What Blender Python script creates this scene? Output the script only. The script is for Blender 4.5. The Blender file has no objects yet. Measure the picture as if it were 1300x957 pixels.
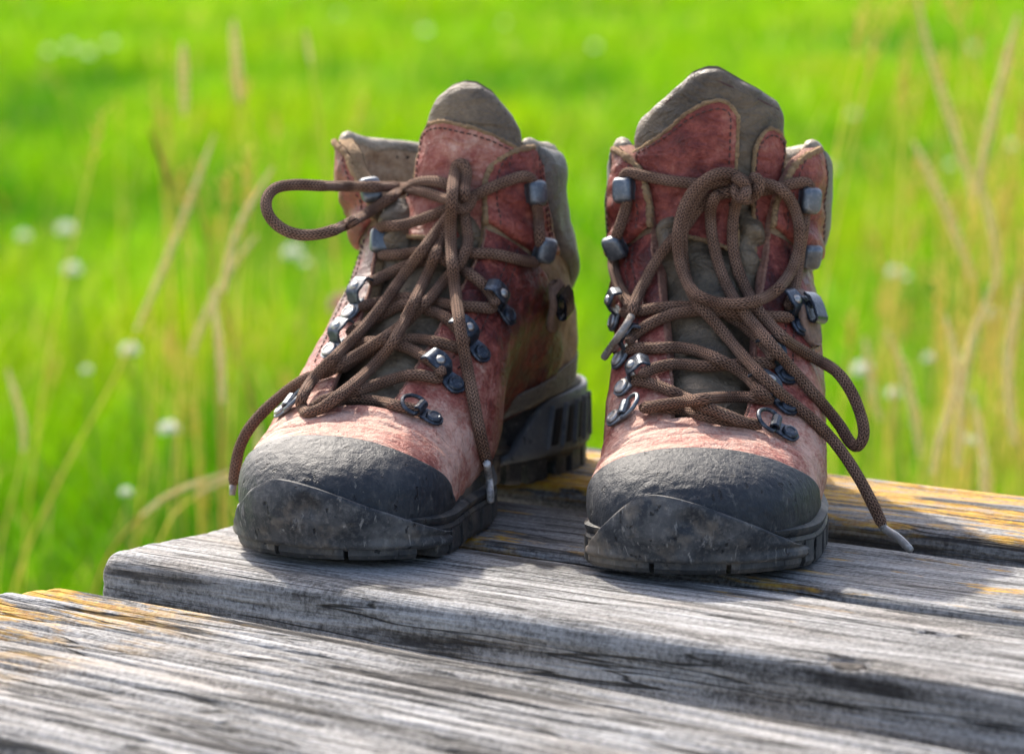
import bpy, math, random
import numpy as np
from mathutils import Vector, Matrix, noise as mnoise
from mathutils.bvhtree import BVHTree

random.seed(5)
rng = np.random.default_rng(5)
SC = bpy.context.scene
COL = SC.collection
R = math.radians

# ------------------------------------------------------------------ camera
FPX, CXP, CYP = 4275.0, 650.0, 478.5
PITCH = math.atan(603.5 / FPX)
CAM = np.array([0.0, -1.5, 0.3])
cam = bpy.data.cameras.new('camera')
cam_o = bpy.data.objects.new('camera', cam)
COL.objects.link(cam_o)
cam_o.location = CAM
cam_o.rotation_euler = (math.pi / 2 - PITCH, 0, 0)
cam.sensor_width = 36
cam.sensor_fit = 'HORIZONTAL'
cam.lens = 36 * FPX / 1300
cam.clip_start = 0.05
cam.clip_end = 2000
cam.dof.use_dof = True
cam.dof.focus_distance = 1.53
cam.dof.aperture_fstop = 9.8
SC.camera = cam_o

# ------------------------------------------------------------------ light
SUN_EL, SUN_AZ = R(45), R(-24)          # azimuth measured from +y (away from the camera), negative = left
w = bpy.data.worlds.new('World')
SC.world = w
w.use_nodes = True
sky = w.node_tree.nodes.new('ShaderNodeTexSky')
sky.sky_type = 'NISHITA'
sky.sun_disc = False
sky.sun_elevation = SUN_EL
sky.sun_rotation = SUN_AZ
sky.dust_density = 4.0
sky.air_density = 0.9
bg = w.node_tree.nodes['Background']
bg.inputs[1].default_value = 0.15
w.node_tree.links.new(sky.outputs[0], bg.inputs[0])
sun = bpy.data.lights.new('sun', 'SUN')
sun.energy = 2.9
sun.angle = R(1.2)
sun.color = (1.0, 0.93, 0.82)
sun_o = bpy.data.objects.new('sun', sun)
COL.objects.link(sun_o)
sd = Vector((math.sin(SUN_AZ) * math.cos(SUN_EL), math.cos(SUN_AZ) * math.cos(SUN_EL), math.sin(SUN_EL)))
sun_o.rotation_euler = sd.to_track_quat('Z', 'Y').to_euler()
sun_o.location = sd * 5
SC.cycles.max_bounces = 5
SC.cycles.diffuse_bounces = 2
SC.cycles.glossy_bounces = 2
SC.cycles.transmission_bounces = 3
vs = SC.view_settings
vs.view_transform = 'Standard'
vs.look = 'None'
vs.exposure = 1.45
vs.gamma = 1
vs.use_curve_mapping = False

# ------------------------------------------------------------------ pixel rays
UP = np.array([0, math.sin(PITCH), math.cos(PITCH)])
FW = np.array([0, math.cos(PITCH), -math.sin(PITCH)])
RT = np.array([1.0, 0, 0])

def ray(px, py):
    return RT * (px - CXP) / FPX - UP * (py - CYP) / FPX + FW

def at_z(px, py, z):
    d = ray(px, py)
    return CAM + d * (z - CAM[2]) / d[2]

def at_d(px, py, dep):
    return CAM + ray(px, py) * dep

# ------------------------------------------------------------------ mesh helpers
def tag(o, label=None, cat=None, group=None, kind=None):
    if label: o['label'] = label
    if cat: o['category'] = cat
    if group: o['group'] = group
    if kind: o['kind'] = kind
    return o

def empty(name, loc=(0, 0, 0)):
    o = bpy.data.objects.new(name, None)
    o.empty_display_size = 0.05
    o.location = loc
    COL.objects.link(o)
    return o

def mesh_data(name, v, f, uv=None, smooth=True):
    me = bpy.data.meshes.new(name)
    me.from_pydata([tuple(p) for p in np.asarray(v, float)], [], [tuple(int(i) for i in q) for q in f])
    if smooth:
        me.polygons.foreach_set('use_smooth', [True] * len(me.polygons))
    if uv is not None:
        l = me.uv_layers.new(name='uv')
        idx = np.zeros(len(me.loops), dtype=np.int32)
        me.loops.foreach_get('vertex_index', idx)
        l.data.foreach_set('uv', np.asarray(uv, dtype=np.float32)[idx].ravel())
    me.update()
    return me

def link(name, me, m, parent=None):
    o = bpy.data.objects.new(name, me)
    if m is not None and len(me.materials) == 0:
        me.materials.append(m)
    COL.objects.link(o)
    if parent is not None:
        o.parent = parent
    return o

def obj(name, v, f, m, parent=None, uv=None, smooth=True):
    return link(name, mesh_data(name, v, f, uv, smooth), m, parent)

def grid_faces(nu, nv, closed_u=False, closed_v=False, base=0):
    fs = []
    for i in range(nu if closed_u else nu - 1):
        i2 = (i + 1) % nu
        for j in range(nv if closed_v else nv - 1):
            j2 = (j + 1) % nv
            fs.append((base + i * nv + j, base + i2 * nv + j, base + i2 * nv + j2, base + i * nv + j2))
    return fs

def sstep(a, b, x):
    t = np.clip((np.asarray(x, float) - a) / (b - a), 0, 1)
    return t * t * (3 - 2 * t)

def vnoise(P, scale, off=0.0):
    P = np.asarray(P, float).reshape(-1, 3)
    return np.array([mnoise.noise((p[0] * scale + off, p[1] * scale + off * 1.7, p[2] * scale - off)) for p in P])

def resample(P, step):
    P = np.asarray(P, float)
    d = np.r_[0, np.cumsum(np.linalg.norm(np.diff(P, axis=0), axis=1))]
    n = max(3, int(round(d[-1] / step)) + 1)
    t = np.linspace(0, d[-1], n)
    return np.stack([np.interp(t, d, P[:, k]) for k in range(P.shape[1])], 1)

def catmull(P, sub=12):
    P = np.asarray(P, float)
    if len(P) < 3:
        return P
    Q = np.vstack([2 * P[0] - P[1], P, 2 * P[-1] - P[-2]])
    out = []
    for i in range(1, len(Q) - 2):
        p0, p1, p2, p3 = Q[i - 1], Q[i], Q[i + 1], Q[i + 2]
        d = [max(np.linalg.norm(b - a), 1e-9) ** 0.5 for a, b in ((p0, p1), (p1, p2), (p2, p3))]
        t0, t1 = 0, d[0]; t2 = t1 + d[1]; t3 = t2 + d[2]
        for t in np.linspace(t1, t2, sub, endpoint=False):
            A1 = (t1 - t) / (t1 - t0) * p0 + (t - t0) / (t1 - t0) * p1
            A2 = (t2 - t) / (t2 - t1) * p1 + (t - t1) / (t2 - t1) * p2
            A3 = (t3 - t) / (t3 - t2) * p2 + (t - t2) / (t3 - t2) * p3
            B1 = (t2 - t) / (t2 - t0) * A1 + (t - t0) / (t2 - t0) * A2
            B2 = (t3 - t) / (t3 - t1) * A2 + (t - t1) / (t3 - t1) * A3
            out.append((t2 - t) / (t2 - t1) * B1 + (t - t1) / (t2 - t1) * B2)
    out.append(P[-1])
    return np.array(out)

def smooth1(a, it=1):
    a = a.copy()
    for _ in range(it):
        a[1:-1] = 0.25 * a[:-2] + 0.5 * a[1:-1] + 0.25 * a[2:]
    return a

def pchip(x, y):
    x = np.asarray(x, float); y = np.asarray(y, float)
    h = np.diff(x); d = np.diff(y) / h
    m = np.zeros(len(x))
    for i in range(1, len(x) - 1):
        if d[i - 1] * d[i] > 0:
            w1, w2 = 2 * h[i] + h[i - 1], h[i] + 2 * h[i - 1]
            m[i] = (w1 + w2) / (w1 / d[i - 1] + w2 / d[i])
    m[0], m[-1] = d[0], d[-1]
    def ev(t):
        t = np.clip(np.asarray(t, float), x[0], x[-1])
        i = np.clip(np.searchsorted(x, t, side='right') - 1, 0, len(h) - 1)
        u = (t - x[i]) / h[i]
        return ((1 + 2 * u) * (1 - u) ** 2 * y[i] + u * (1 - u) ** 2 * h[i] * m[i]
                + u * u * (3 - 2 * u) * y[i + 1] + u * u * (u - 1) * h[i] * m[i + 1])
    return ev

def tube(P, rad, ns=10, flat=1.0, cap=True, nrm_hint=None):
    """verts, faces, uv of a tube along P; rad scalar or array; flat squeezes across the hint direction"""
    P = np.asarray(P, float)
    n = len(P)
    rad = np.broadcast_to(np.asarray(rad, float), (n,))
    T = np.gradient(P, axis=0)
    T /= np.linalg.norm(T, axis=1)[:, None] + 1e-12
    if nrm_hint is None:
        h = np.array([0, 0, 1.0]) if abs(T[0][2]) < 0.9 else np.array([1.0, 0, 0])
        N = np.zeros_like(P)
        N[0] = h - T[0] * h.dot(T[0]); N[0] /= np.linalg.norm(N[0])
        for i in range(1, n):
            v = N[i - 1] - T[i] * N[i - 1].dot(T[i])
            N[i] = v / (np.linalg.norm(v) + 1e-12)
    else:
        N = np.asarray(nrm_hint, float) - T * (np.asarray(nrm_hint, float) * T).sum(1)[:, None]
        N /= np.linalg.norm(N, axis=1)[:, None] + 1e-12
    B = np.cross(T, N)
    a = np.linspace(0, 2 * np.pi, ns + 1)
    L = np.r_[0, np.cumsum(np.linalg.norm(np.diff(P, axis=0), axis=1))]
    V = P[:, None, :] + rad[:, None, None] * (np.cos(a)[None, :, None] * N[:, None, :] * flat + np.sin(a)[None, :, None] * B[:, None, :])
    uv = np.stack([np.broadcast_to((a / (2 * np.pi))[None], (n, ns + 1)), np.broadcast_to(L[:, None], (n, ns + 1))], -1)
    V = V.reshape(-1, 3); uv = uv.reshape(-1, 2)
    f = grid_faces(n, ns + 1)
    if cap:
        V = np.vstack([V, P[0], P[-1]]); uv = np.vstack([uv, [0, 0], [0, L[-1]]])
        c0, c1 = len(V) - 2, len(V) - 1
        for j in range(ns):
            f.append((c0, j, j + 1))
            f.append((c1, (n - 1) * (ns + 1) + j + 1, (n - 1) * (ns + 1) + j))
    return V, f, uv

class MB:
    def __init__(s): s.v = []; s.f = []; s.n = 0
    def add(s, v, f):
        v = np.asarray(v, float)
        s.f += [tuple(i + s.n for i in q) for q in f]
        s.v.append(v); s.n += len(v)
    def build(s, name, m, parent=None, smooth=True):
        return obj(name, np.vstack(s.v), s.f, m, parent, smooth=smooth)

# ------------------------------------------------------------------ materials
class NT:
    def __init__(s, name):
        s.m = bpy.data.materials.new(name); s.m.use_nodes = True
        s.t = s.m.node_tree; s.b = s.t.nodes['Principled BSDF']
        s._oc = None
    def node(s, typ, **kw):
        nd = s.t.nodes.new(typ)
        for k, v in kw.items(): setattr(nd, k, v)
        return nd
    def set(s, sock, v):
        if isinstance(v, bpy.types.NodeSocket): s.t.links.new(v, sock)
        elif isinstance(v, (tuple, list)) and sock.type == 'RGBA' and len(v) == 3: sock.default_value = (*v, 1)
        else: sock.default_value = v
    def oc(s):
        if s._oc is None: s._oc = s.node('ShaderNodeTexCoord')
        return s._oc.outputs['Object']
    def uv(s):
        if s._oc is None: s._oc = s.node('ShaderNodeTexCoord')
        return s._oc.outputs['UV']
    def mapv(s, vec, scale=(1, 1, 1), loc=(0, 0, 0), rot=(0, 0, 0)):
        nd = s.node('ShaderNodeMapping')
        s.set(nd.inputs[0], vec); nd.inputs[1].default_value = loc; nd.inputs[2].default_value = rot; nd.inputs[3].default_value = scale
        return nd.outputs[0]
    def noise(s, scale, detail=3, rough=0.55, vec=None, dist=0.0, w=None):
        nd = s.node('ShaderNodeTexNoise')
        s.set(nd.inputs['Vector'], vec if vec is not None else s.oc())
        nd.inputs['Scale'].default_value = scale; nd.inputs['Detail'].default_value = detail
        nd.inputs['Roughness'].default_value = rough; nd.inputs['Distortion'].default_value = dist
        return nd.outputs[0]
    def voro(s, scale, feature='F1', vec=None, rnd=1.0):
        nd = s.node('ShaderNodeTexVoronoi', feature=feature)
        s.set(nd.inputs['Vector'], vec if vec is not None else s.oc())
        nd.inputs['Scale'].default_value = scale; nd.inputs['Randomness'].default_value = rnd
        return nd.outputs['Distance']
    def math(s, op, a, b=0.0, c=0.0, clamp=False):
        nd = s.node('ShaderNodeMath', operation=op, use_clamp=clamp)
        s.set(nd.inputs[0], a); s.set(nd.inputs[1], b); s.set(nd.inputs[2], c)
        return nd.outputs[0]
    def ramp(s, fac, stops, interp='LINEAR'):
        nd = s.node('ShaderNodeValToRGB'); cr = nd.color_ramp; cr.interpolation = interp
        while len(cr.elements) < len(stops): cr.elements.new(0.5)
        for e, (p, c) in zip(cr.elements, stops):
            e.position = p; e.color = (*c, 1) if len(c) == 3 else c
        s.set(nd.inputs[0], fac)
        return nd.outputs[0]
    def rng(s, v, a, b, c=0.0, d=1.0, smooth=False):
        nd = s.node('ShaderNodeMapRange', interpolation_type='SMOOTHSTEP' if smooth else 'LINEAR')
        s.set(nd.inputs[0], v)
        for i, x in enumerate((a, b, c, d)): nd.inputs[1 + i].default_value = x
        return nd.outputs[0]
    def mix(s, fac, a, b, blend='MIX'):
        nd = s.node('ShaderNodeMix', data_type='RGBA', blend_type=blend)
        s.set(nd.inputs[0], fac); s.set(nd.inputs[6], a); s.set(nd.inputs[7], b)
        return nd.outputs[2]
    def xyz(s, vec):
        nd = s.node('ShaderNodeSeparateXYZ'); s.set(nd.inputs[0], vec); return nd.outputs
    def bump(s, h, dist, strength=1.0, prev=None):
        nd = s.node('ShaderNodeBump'); s.set(nd.inputs['Height'], h)
        nd.inputs['Distance'].default_value = dist; nd.inputs['Strength'].default_value = strength
        if prev is not None: s.set(nd.inputs['Normal'], prev)
        return nd.outputs[0]
    def fin(s, color=None, rough=None, normal=None, metallic=None, **kw):
        if color is not None: s.set(s.b.inputs['Base Color'], color)
        if rough is not None: s.set(s.b.inputs['Roughness'], rough)
        if normal is not None: s.set(s.b.inputs['Normal'], normal)
        if metallic is not None: s.set(s.b.inputs['Metallic'], metallic)
        for k, v in kw.items(): s.set(s.b.inputs[k.replace('_', ' ')], v)
        return s.m

def leather_red(name, wear_bias=0.0, cuff=False):
    n = NT(name); X = n.xyz(n.oc())
    big = n.noise(38, 4, 0.6); mid = n.noise(170, 4, 0.65); fine = n.noise(620, 4, 0.75)
    if cuff:
        wear = n.math('ADD', n.rng(big, 0.35, 0.75, -0.1, 0.42), wear_bias)
    else:
        g = n.math('ADD', X[1], n.math('MULTIPLY', X[2], 0.55))
        g = n.rng(g, 0.085, 0.225, 0.92, 0.16, True)
        wear = n.math('ADD', g, n.rng(big, 0.25, 0.75, -0.45, 0.40))
    wear = n.math('ADD', wear, n.rng(mid, 0.2, 0.8, -0.26, 0.26))
    wear = n.math('ADD', wear, n.rng(fine, 0.25, 0.75, -0.14, 0.14) if cuff else n.rng(fine, 0.25, 0.75, -0.28, 0.28))
    col = n.ramp(wear, [(0.0, (0.058, 0.009, 0.007)), (0.25, (0.14, 0.022, 0.015)), (0.5, (0.26, 0.062, 0.042)),
                        (0.75, (0.38, 0.158, 0.112)), (1.0, (0.52, 0.31, 0.235))])
    dirt = n.rng(n.noise(95, 5, 0.7, n.mapv(n.oc(), (1, 1, 1), (4, 2, 7))), 0.52, 0.72, 0, 0.6)
    col = n.mix(dirt, col, n.mix(1.0, col, (0.52, 0.45, 0.40), 'MULTIPLY'))
    cre = n.voro(260, 'DISTANCE_TO_EDGE', n.mapv(n.oc(), (1, 1, 1)))
    grain = n.voro(1500, 'F1')
    wr = n.noise(75, 5, 0.62, n.mapv(n.oc(), (0.8, 1.6, 1.6)), 1.2)
    b = n.bump(wr, 0.004, 0.85)
    b = n.bump(cre, 0.0012, 0.35, b)
    b = n.bump(grain, 0.0005, 0.5, b)
    ro = n.rng(wear, 0, 1, 0.36, 0.75)
    return n.fin(col, ro, b, Specular_IOR_Level=0.38)

def leather_plain(name, c0, c1, rough=0.6, wr_scale=80, wr=0.8):
    n = NT(name)
    a = n.math('ADD', n.rng(n.noise(45, 4, 0.6), 0.3, 0.7, 0, 0.7), n.rng(n.noise(500, 3, 0.7), 0.3, 0.7, 0, 0.4))
    col = n.ramp(a, [(0.1, c0), (0.95, c1)])
    b = n.bump(n.noise(wr_scale, 5, 0.6, n.mapv(n.oc(), (0.7, 1.4, 1.8)), 1.0), 0.004, wr)
    b = n.bump(n.voro(1300, 'F1'), 0.0004, 0.5, b)
    return n.fin(col, n.rng(a, 0, 1, rough - 0.12, rough + 0.12), b)

def rubber(name, base=(0.018, 0.021, 0.026), dust=(0.17, 0.155, 0.135), amt=0.5, crackle=True, mud=0.0):
    n = NT(name); X = n.xyz(n.oc())
    d = n.math('ADD', n.rng(n.noise(45, 5, 0.68), 0.45, 0.75, 0, 0.8), n.rng(n.noise(300, 4, 0.72), 0.50, 0.8, 0, 0.7))
    low = n.rng(X[2], 0.022, 0.002, 0.0, 0.3)
    d = n.math('MULTIPLY', n.math('ADD', d, low), amt)
    scr = n.rng(n.noise(330, 3, 0.6, n.mapv(n.oc(), (1, 1, 0.30), (0, 0, 0), (0.3, 0, 0.2)), 0.5), 0.64, 0.72, 0, 0.75)
    scr2 = n.rng(n.noise(120, 4, 0.65, n.mapv(n.oc(), (1.2, 1, 0.5), (3, 0, 0)), 0.3), 0.63, 0.70, 0, 0.55)
    pit = n.rng(n.noise(210, 3, 0.6, n.mapv(n.oc(), (1, 1, 0.6), (7, 1, 0))), 0.36, 0.31, 0, 1)
    f = n.math('ADD', n.math('ADD', d, scr), scr2, 0, True)
    col = n.mix(f, base, dust)
    if mud:
        mf = n.rng(n.math('ADD', n.noise(26, 5, 0.65, n.mapv(n.oc(), (1, 1, 1), (1, 5, 2))), n.rng(X[0], -0.02, -0.05, 0, 0.16)), 0.55, 0.72, 0, mud)
        col = n.mix(mf, col, (0.30, 0.235, 0.165))
    col = n.mix(n.math('MULTIPLY', pit, 0.8), col, (0.006, 0.006, 0.007))
    b = n.bump(n.noise(60, 4, 0.6), 0.003, 0.5)
    b = n.bump(n.math('SUBTRACT', n.math('MULTIPLY', scr2, 0.5), pit), 0.0012, 0.8, b)
    if crackle: b = n.bump(n.noise(360, 4, 0.6, n.mapv(n.oc(), (1, 1, 0.35)), 0.6), 0.0013, 0.65, b)
    b = n.bump(n.noise(1600, 3, 0.6), 0.0004, 0.6, b)
    return n.fin(col, n.rng(f, 0, 0.6, 0.55, 0.85), b, Specular_IOR_Level=0.32)

def lace_mat():
    n = NT('braided_lace'); u, v, _ = n.xyz(n.uv())
    A = n.math('MULTIPLY', u, 7.0); L = n.math('MULTIPLY', v, 520.0)
    # herringbone braid: columns of plaited strands that lean left and right by turns
    tri = n.math('MULTIPLY', n.math('PINGPONG', A, 0.5), 2.0)
    ph = n.math('FRACT', n.math('ADD', L, tri))
    st = n.math('SINE', n.math('MULTIPLY', ph, math.pi))
    rib = n.math('ABSOLUTE', n.math('SINE', n.math('MULTIPLY', A, 2 * math.pi)))
    h = n.math('MULTIPLY', n.math('POWER', st, 0.8), n.math('ADD', n.math('MULTIPLY', n.math('POWER', rib, 0.5), 0.7), 0.3))
    k = n.noise(110, 3, 0.6)
    c = n.ramp(h, [(0.08, (0.010, 0.006, 0.005)), (0.45, (0.13, 0.073, 0.048)), (0.9, (0.35, 0.205, 0.135))])
    c = n.mix(n.rng(k, 0.35, 0.7, 0, 1.0), c, n.mix(1.0, c, (0.62, 0.56, 0.52), 'MULTIPLY'))
    b = n.bump(h, 0.0009, 1.0)
    return n.fin(c, 0.85, b, Specular_IOR_Level=0.25)

def metal(name, base, rough=0.3, metallic=0.9, worn=(0.55, 0.57, 0.6)):
    n = NT(name)
    s = n.math('ADD', n.rng(n.noise(260, 4, 0.7), 0.5, 0.75, 0, 0.6), n.rng(n.noise(1400, 3, 0.7), 0.6, 0.8, 0, 0.5))
    col = n.mix(s, base, worn)
    b = n.bump(n.noise(500, 4, 0.6), 0.0005, 0.5)
    return n.fin(col, n.rng(s, 0, 1, rough, rough + 0.25), b, metallic)

def wood(name, seed, tone=1.0, lich=0.6, groove=1.0, lscale=9.0, crack=0.5, lsoft=0.45, lx=None, fs=60.0):
    n = NT(name); oc = n.oc()
    fib = n.noise(3.0, 6, 0.66, n.mapv(oc, (2.6, fs, fs), (seed, seed * 2, 0)), 0.25)
    fib2 = n.noise(2.0, 4, 0.65, n.mapv(oc, (11, fs * 4.5, fs * 4.5), (seed * 3, 0, seed)))
    big = n.noise(9, 4, 0.55, n.mapv(oc, (1, 3, 3), (seed, 0, 0)))
    mott = n.noise(420, 4, 0.75)
    ck = n.noise(1.0, 5, 0.62, n.mapv(oc, (3.5, fs * 2.2, fs * 2.2), (seed * 2, seed, 0)), 0.35)
    ckm = n.noise(11, 3, 0.5, n.mapv(oc, (1, 2.5, 2.5), (0, seed * 3, 0)))
    a = n.math('ADD', n.math('MULTIPLY', fib, 0.62), n.math('MULTIPLY', fib2, 0.38))
    a = n.math('ADD', a, n.rng(big, 0.3, 0.7, -0.10, 0.10))
    a = n.math('ADD', a, n.rng(mott, 0.3, 0.7, -0.13, 0.13))
    t = tone
    col = n.ramp(a, [(0.29, (0.03 * t, 0.028 * t, 0.027 * t)), (0.41, (0.115 * t, 0.112 * t, 0.109 * t)),
                     (0.53, (0.25 * t, 0.246 * t, 0.24 * t)), (0.72, (0.44 * t, 0.435 * t, 0.425 * t))])
    brown = n.rng(n.noise(14, 4, 0.6, n.mapv(oc, (0.5, 3, 3), (seed * 5, 2, 1))), 0.50, 0.70, 0, 0.5)
    col = n.mix(brown, col, n.mix(1.0, col, (0.76, 0.60, 0.44), 'MULTIPLY'))
    cr = n.math('MULTIPLY', n.rng(ck, 0.40, 0.455, 1, 0), n.rng(ckm, 0.52 - crack * .2, 0.62 - crack * .2, 0.15, 1))
    col = n.mix(n.math('MULTIPLY', cr, 0.85), col, (0.012, 0.010, 0.009))
    ln = n.noise(1.0, 3, 0.5, n.mapv(oc, (4.0, fs * 1.5, fs * 1.5), (seed * 4, seed * 2, 1)), 0.2)
    lnm = n.noise(16, 3, 0.55, n.mapv(oc, (0.6, 3, 3), (5, seed * 3, 0)))
    hair = n.math('MULTIPLY', n.rng(n.math('ABSOLUTE', n.math('SUBTRACT', ln, 0.5)), 0.004, 0.016, 1, 0), n.rng(lnm, 0.42, 0.52, 0, 1))
    col = n.mix(n.math('MULTIPLY', hair, 0.9), col, (0.010, 0.009, 0.008))
    cr = n.math('MAXIMUM', cr, hair)
    up = n.xyz(n.node('ShaderNodeNewGeometry').outputs['Normal'])[2]
    lm = n.noise(lscale, 4, 0.6, n.mapv(oc, (0.55, 2.4, 2.4), (seed * 7, seed, 0)))
    lm2 = n.noise(120, 4, 0.7, n.mapv(oc, (0.30, 2.2, 2.2), (0, seed, 0)))
    lf = n.math('MULTIPLY', n.rng(lm, lich, lich + 0.05, 0, 1), n.rng(lm2, lsoft, lsoft + .09, 0, 1))
    if lx: lf = n.math('MULTIPLY', lf, n.rng(n.xyz(oc)[0], lx[0], lx[1], lx[2], lx[3]))
    lf = n.math('MULTIPLY', lf, n.rng(up, 0.2, 0.7, 0, 1), 0, True)
    lcol = n.ramp(n.noise(210, 3, 0.6), [(0.3, (0.36, 0.155, 0.004)), (0.7, (0.52, 0.31, 0.008))])
    col = n.mix(n.math('MULTIPLY', lf, 0.92), col, lcol)
    b = n.bump(fib, 0.004 * groove, 0.7)
    b = n.bump(n.math('SUBTRACT', 0.0, cr), 0.0016 * groove, 0.9, b)
    b = n.bump(fib2, 0.0014, 0.7, b)
    b = n.bump(mott, 0.0006, 0.7, b)
    return n.fin(col, 0.8, b, Specular_IOR_Level=0.3)

M = {}
M['red'] = leather_red('worn_red_leather')
M['red_cuff'] = leather_red('oxblood_cuff_leather', 0.27, True)
M['red_tongue'] = leather_red('oxblood_tongue_leather', 0.28, True)
M['red_tongue_pale'] = leather_red('faded_tongue_leather', 0.5, True)
M['nubuck'] = leather_plain('olive_brown_nubuck', (0.12, 0.070, 0.038), (0.34, 0.235, 0.14), 0.8)
M['grey'] = leather_plain('grey_olive_leather', (0.045, 0.031, 0.018), (0.19, 0.14, 0.086), 0.52, 70, 1.0)
M['pad'] = leather_plain('dark_padded_leather', (0.03, 0.026, 0.021), (0.085, 0.074, 0.058), 0.6, 60, 0.7)
M['suede'] = leather_plain('raw_suede_edge', (0.20, 0.11, 0.05), (0.46, 0.30, 0.15), 0.9, 400, 1.0)
M['thread'] = leather_plain('dark_thread', (0.03, 0.014, 0.012), (0.10, 0.05, 0.04), 0.8)
M['cap'] = rubber('toe_cap_rubber', (0.013, 0.016, 0.021), (0.15, 0.142, 0.13), 0.38)
M['bumper'] = rubber('bumper_rubber', (0.017, 0.02, 0.025), (0.25, 0.235, 0.215), 0.6, False, 0.6)
M['sole'] = rubber('sole_rubber', (0.016, 0.018, 0.021), (0.17, 0.155, 0.135), 0.5, False, 0.5)
M['heel'] = rubber('heel_rubber', (0.085, 0.095, 0.105), (0.24, 0.235, 0.22), 0.5, False)
M['lace'] = lace_mat()
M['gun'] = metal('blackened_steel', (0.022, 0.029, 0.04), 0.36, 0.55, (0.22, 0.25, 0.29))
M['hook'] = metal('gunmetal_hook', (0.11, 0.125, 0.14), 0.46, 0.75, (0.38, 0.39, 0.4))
M['steel'] = metal('worn_steel', (0.30, 0.29, 0.275), 0.42, 0.9, (0.6, 0.58, 0.55))
M['aglet'] = metal('clear_aglet', (0.20, 0.175, 0.15), 0.2, 0.0, (0.5, 0.47, 0.43))
#MARK_MATS

# ------------------------------------------------------------------ bench
BA = R(-36)
BD = np.array([math.cos(BA), math.sin(BA)])
BN = np.array([-math.sin(BA), math.cos(BA)])

def make_plank(parent, mat, origin, ang, L, W, H, rad, seed, skew=0.0, groove=0.0008, dents=(), taper=0.0):
    """local x runs along the board from its left end, y across, z=0 is the top"""
    pts = []
    def arc(cx, cz, a0, a1, n=7):
        for a in np.linspace(a0, a1, n): pts.append((cx + rad * math.cos(a), cz + rad * math.sin(a)))
    arc(rad, -H + rad, -math.pi / 2, -math.pi, 4)
    for z in np.linspace(-H + rad, -rad, 16)[1:-1]: pts.append((0, z))
    arc(rad, -rad, math.pi, math.pi / 2, 10)
    for y in np.linspace(rad, W - rad, 300 if groove > .0012 else 110)[1:-1]: pts.append((y, 0))
    arc(W - rad, -rad, math.pi / 2, 0, 10)
    for z in np.linspace(-rad, -H + rad, 10)[1:-1]: pts.append((W, z))
    arc(W - rad, -H + rad, 0, -math.pi / 2, 4)
    C = np.array(pts); m = len(C)
    xs = np.r_[np.array([0, 0.0008, 0.002, 0.004, 0.0065, 0.010]), np.linspace(0.015, 0.75, 190), np.linspace(0.78, L, 12)]
    n = len(xs)
    cen = np.array([W / 2, -H / 2])
    V = np.zeros((n, m, 3))
    for i, x in enumerate(xs):
        e = 0.010
        sc = 1.0
        ins = e - math.sqrt(max(0, e * e - max(0, e - x) ** 2)) if x < e else 0.0
        dv = C - cen
        D = dv - np.sign(dv) * np.minimum(np.abs(dv), ins) * 0.75
        V[i, :, 0] = x; V[i, :, 1:] = cen + D
    P = V.reshape(-1, 3)
    q = P * np.array([2.0, 150, 150]) + seed * 11.3
    q2 = P * np.array([5.0, 420, 420]) + seed * 5.1
    q3 = P * np.array([9.0, 22, 22]) + seed
    nz = np.array([mnoise.noise(a) for a in q]); nz2 = np.array([mnoise.noise(a) for a in q2]); nz3 = np.array([mnoise.noise(a) for a in q3])
    dz = groove * (1.5 * np.minimum(nz, 0.15) + 0.45 * nz2) + 0.0010 * nz3
    if groove > .0012:      # raised latewood ridges with eroded earlywood between
        ph = P[:, 1] / .0105 + 0.5 * nz3 + 0.7 * np.array([mnoise.noise((a[0] * 3, a[1] * 60, 5.0)) for a in P])
        dz = dz * .8 - .0024 * (0.5 - 0.5 * np.cos(2 * np.pi * ph)) ** 2.2 * (0.6 + 0.8 * np.clip(nz2 + .5, 0, 1)) * (P[:, 2] > -rad * .8)
    nd = P[:, 1:] - np.clip(P[:, 1:], [rad, -H + rad], [W - rad, -rad])
    nn = np.linalg.norm(nd, axis=1)[:, None]
    nd = np.where(nn > 1e-6, nd / np.maximum(nn, 1e-6), 0)
    P[:, 1:] += nd * dz[:, None]
    top = (P[:, 2] > -rad * 0.5)
    for (dx, dy, lx, ly, dp) in dents:
        r2 = ((P[:, 0] - dx) / lx) ** 2 + ((P[:, 1] - dy) / ly) ** 2
        P[:, 2] -= np.where(top, dp * np.exp(-r2 * r2), 0)
    if taper: P[:, 1] += taper * (1 - np.exp(-P[:, 0] / .27)) * (1 - P[:, 1] / W)
    P[:, 0] += skew * P[:, 1]
    f = grid_faces(n, m, closed_v=True)
    f.append(tuple(range(m))); f.append(tuple((n - 1) * m + j for j in range(m))[::-1])
    f = [t[::-1] for t in f]
    o = obj('plank', P, f, mat, parent)
    o.location = origin; o.rotation_euler = (0, 0, ang)
    return o

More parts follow.
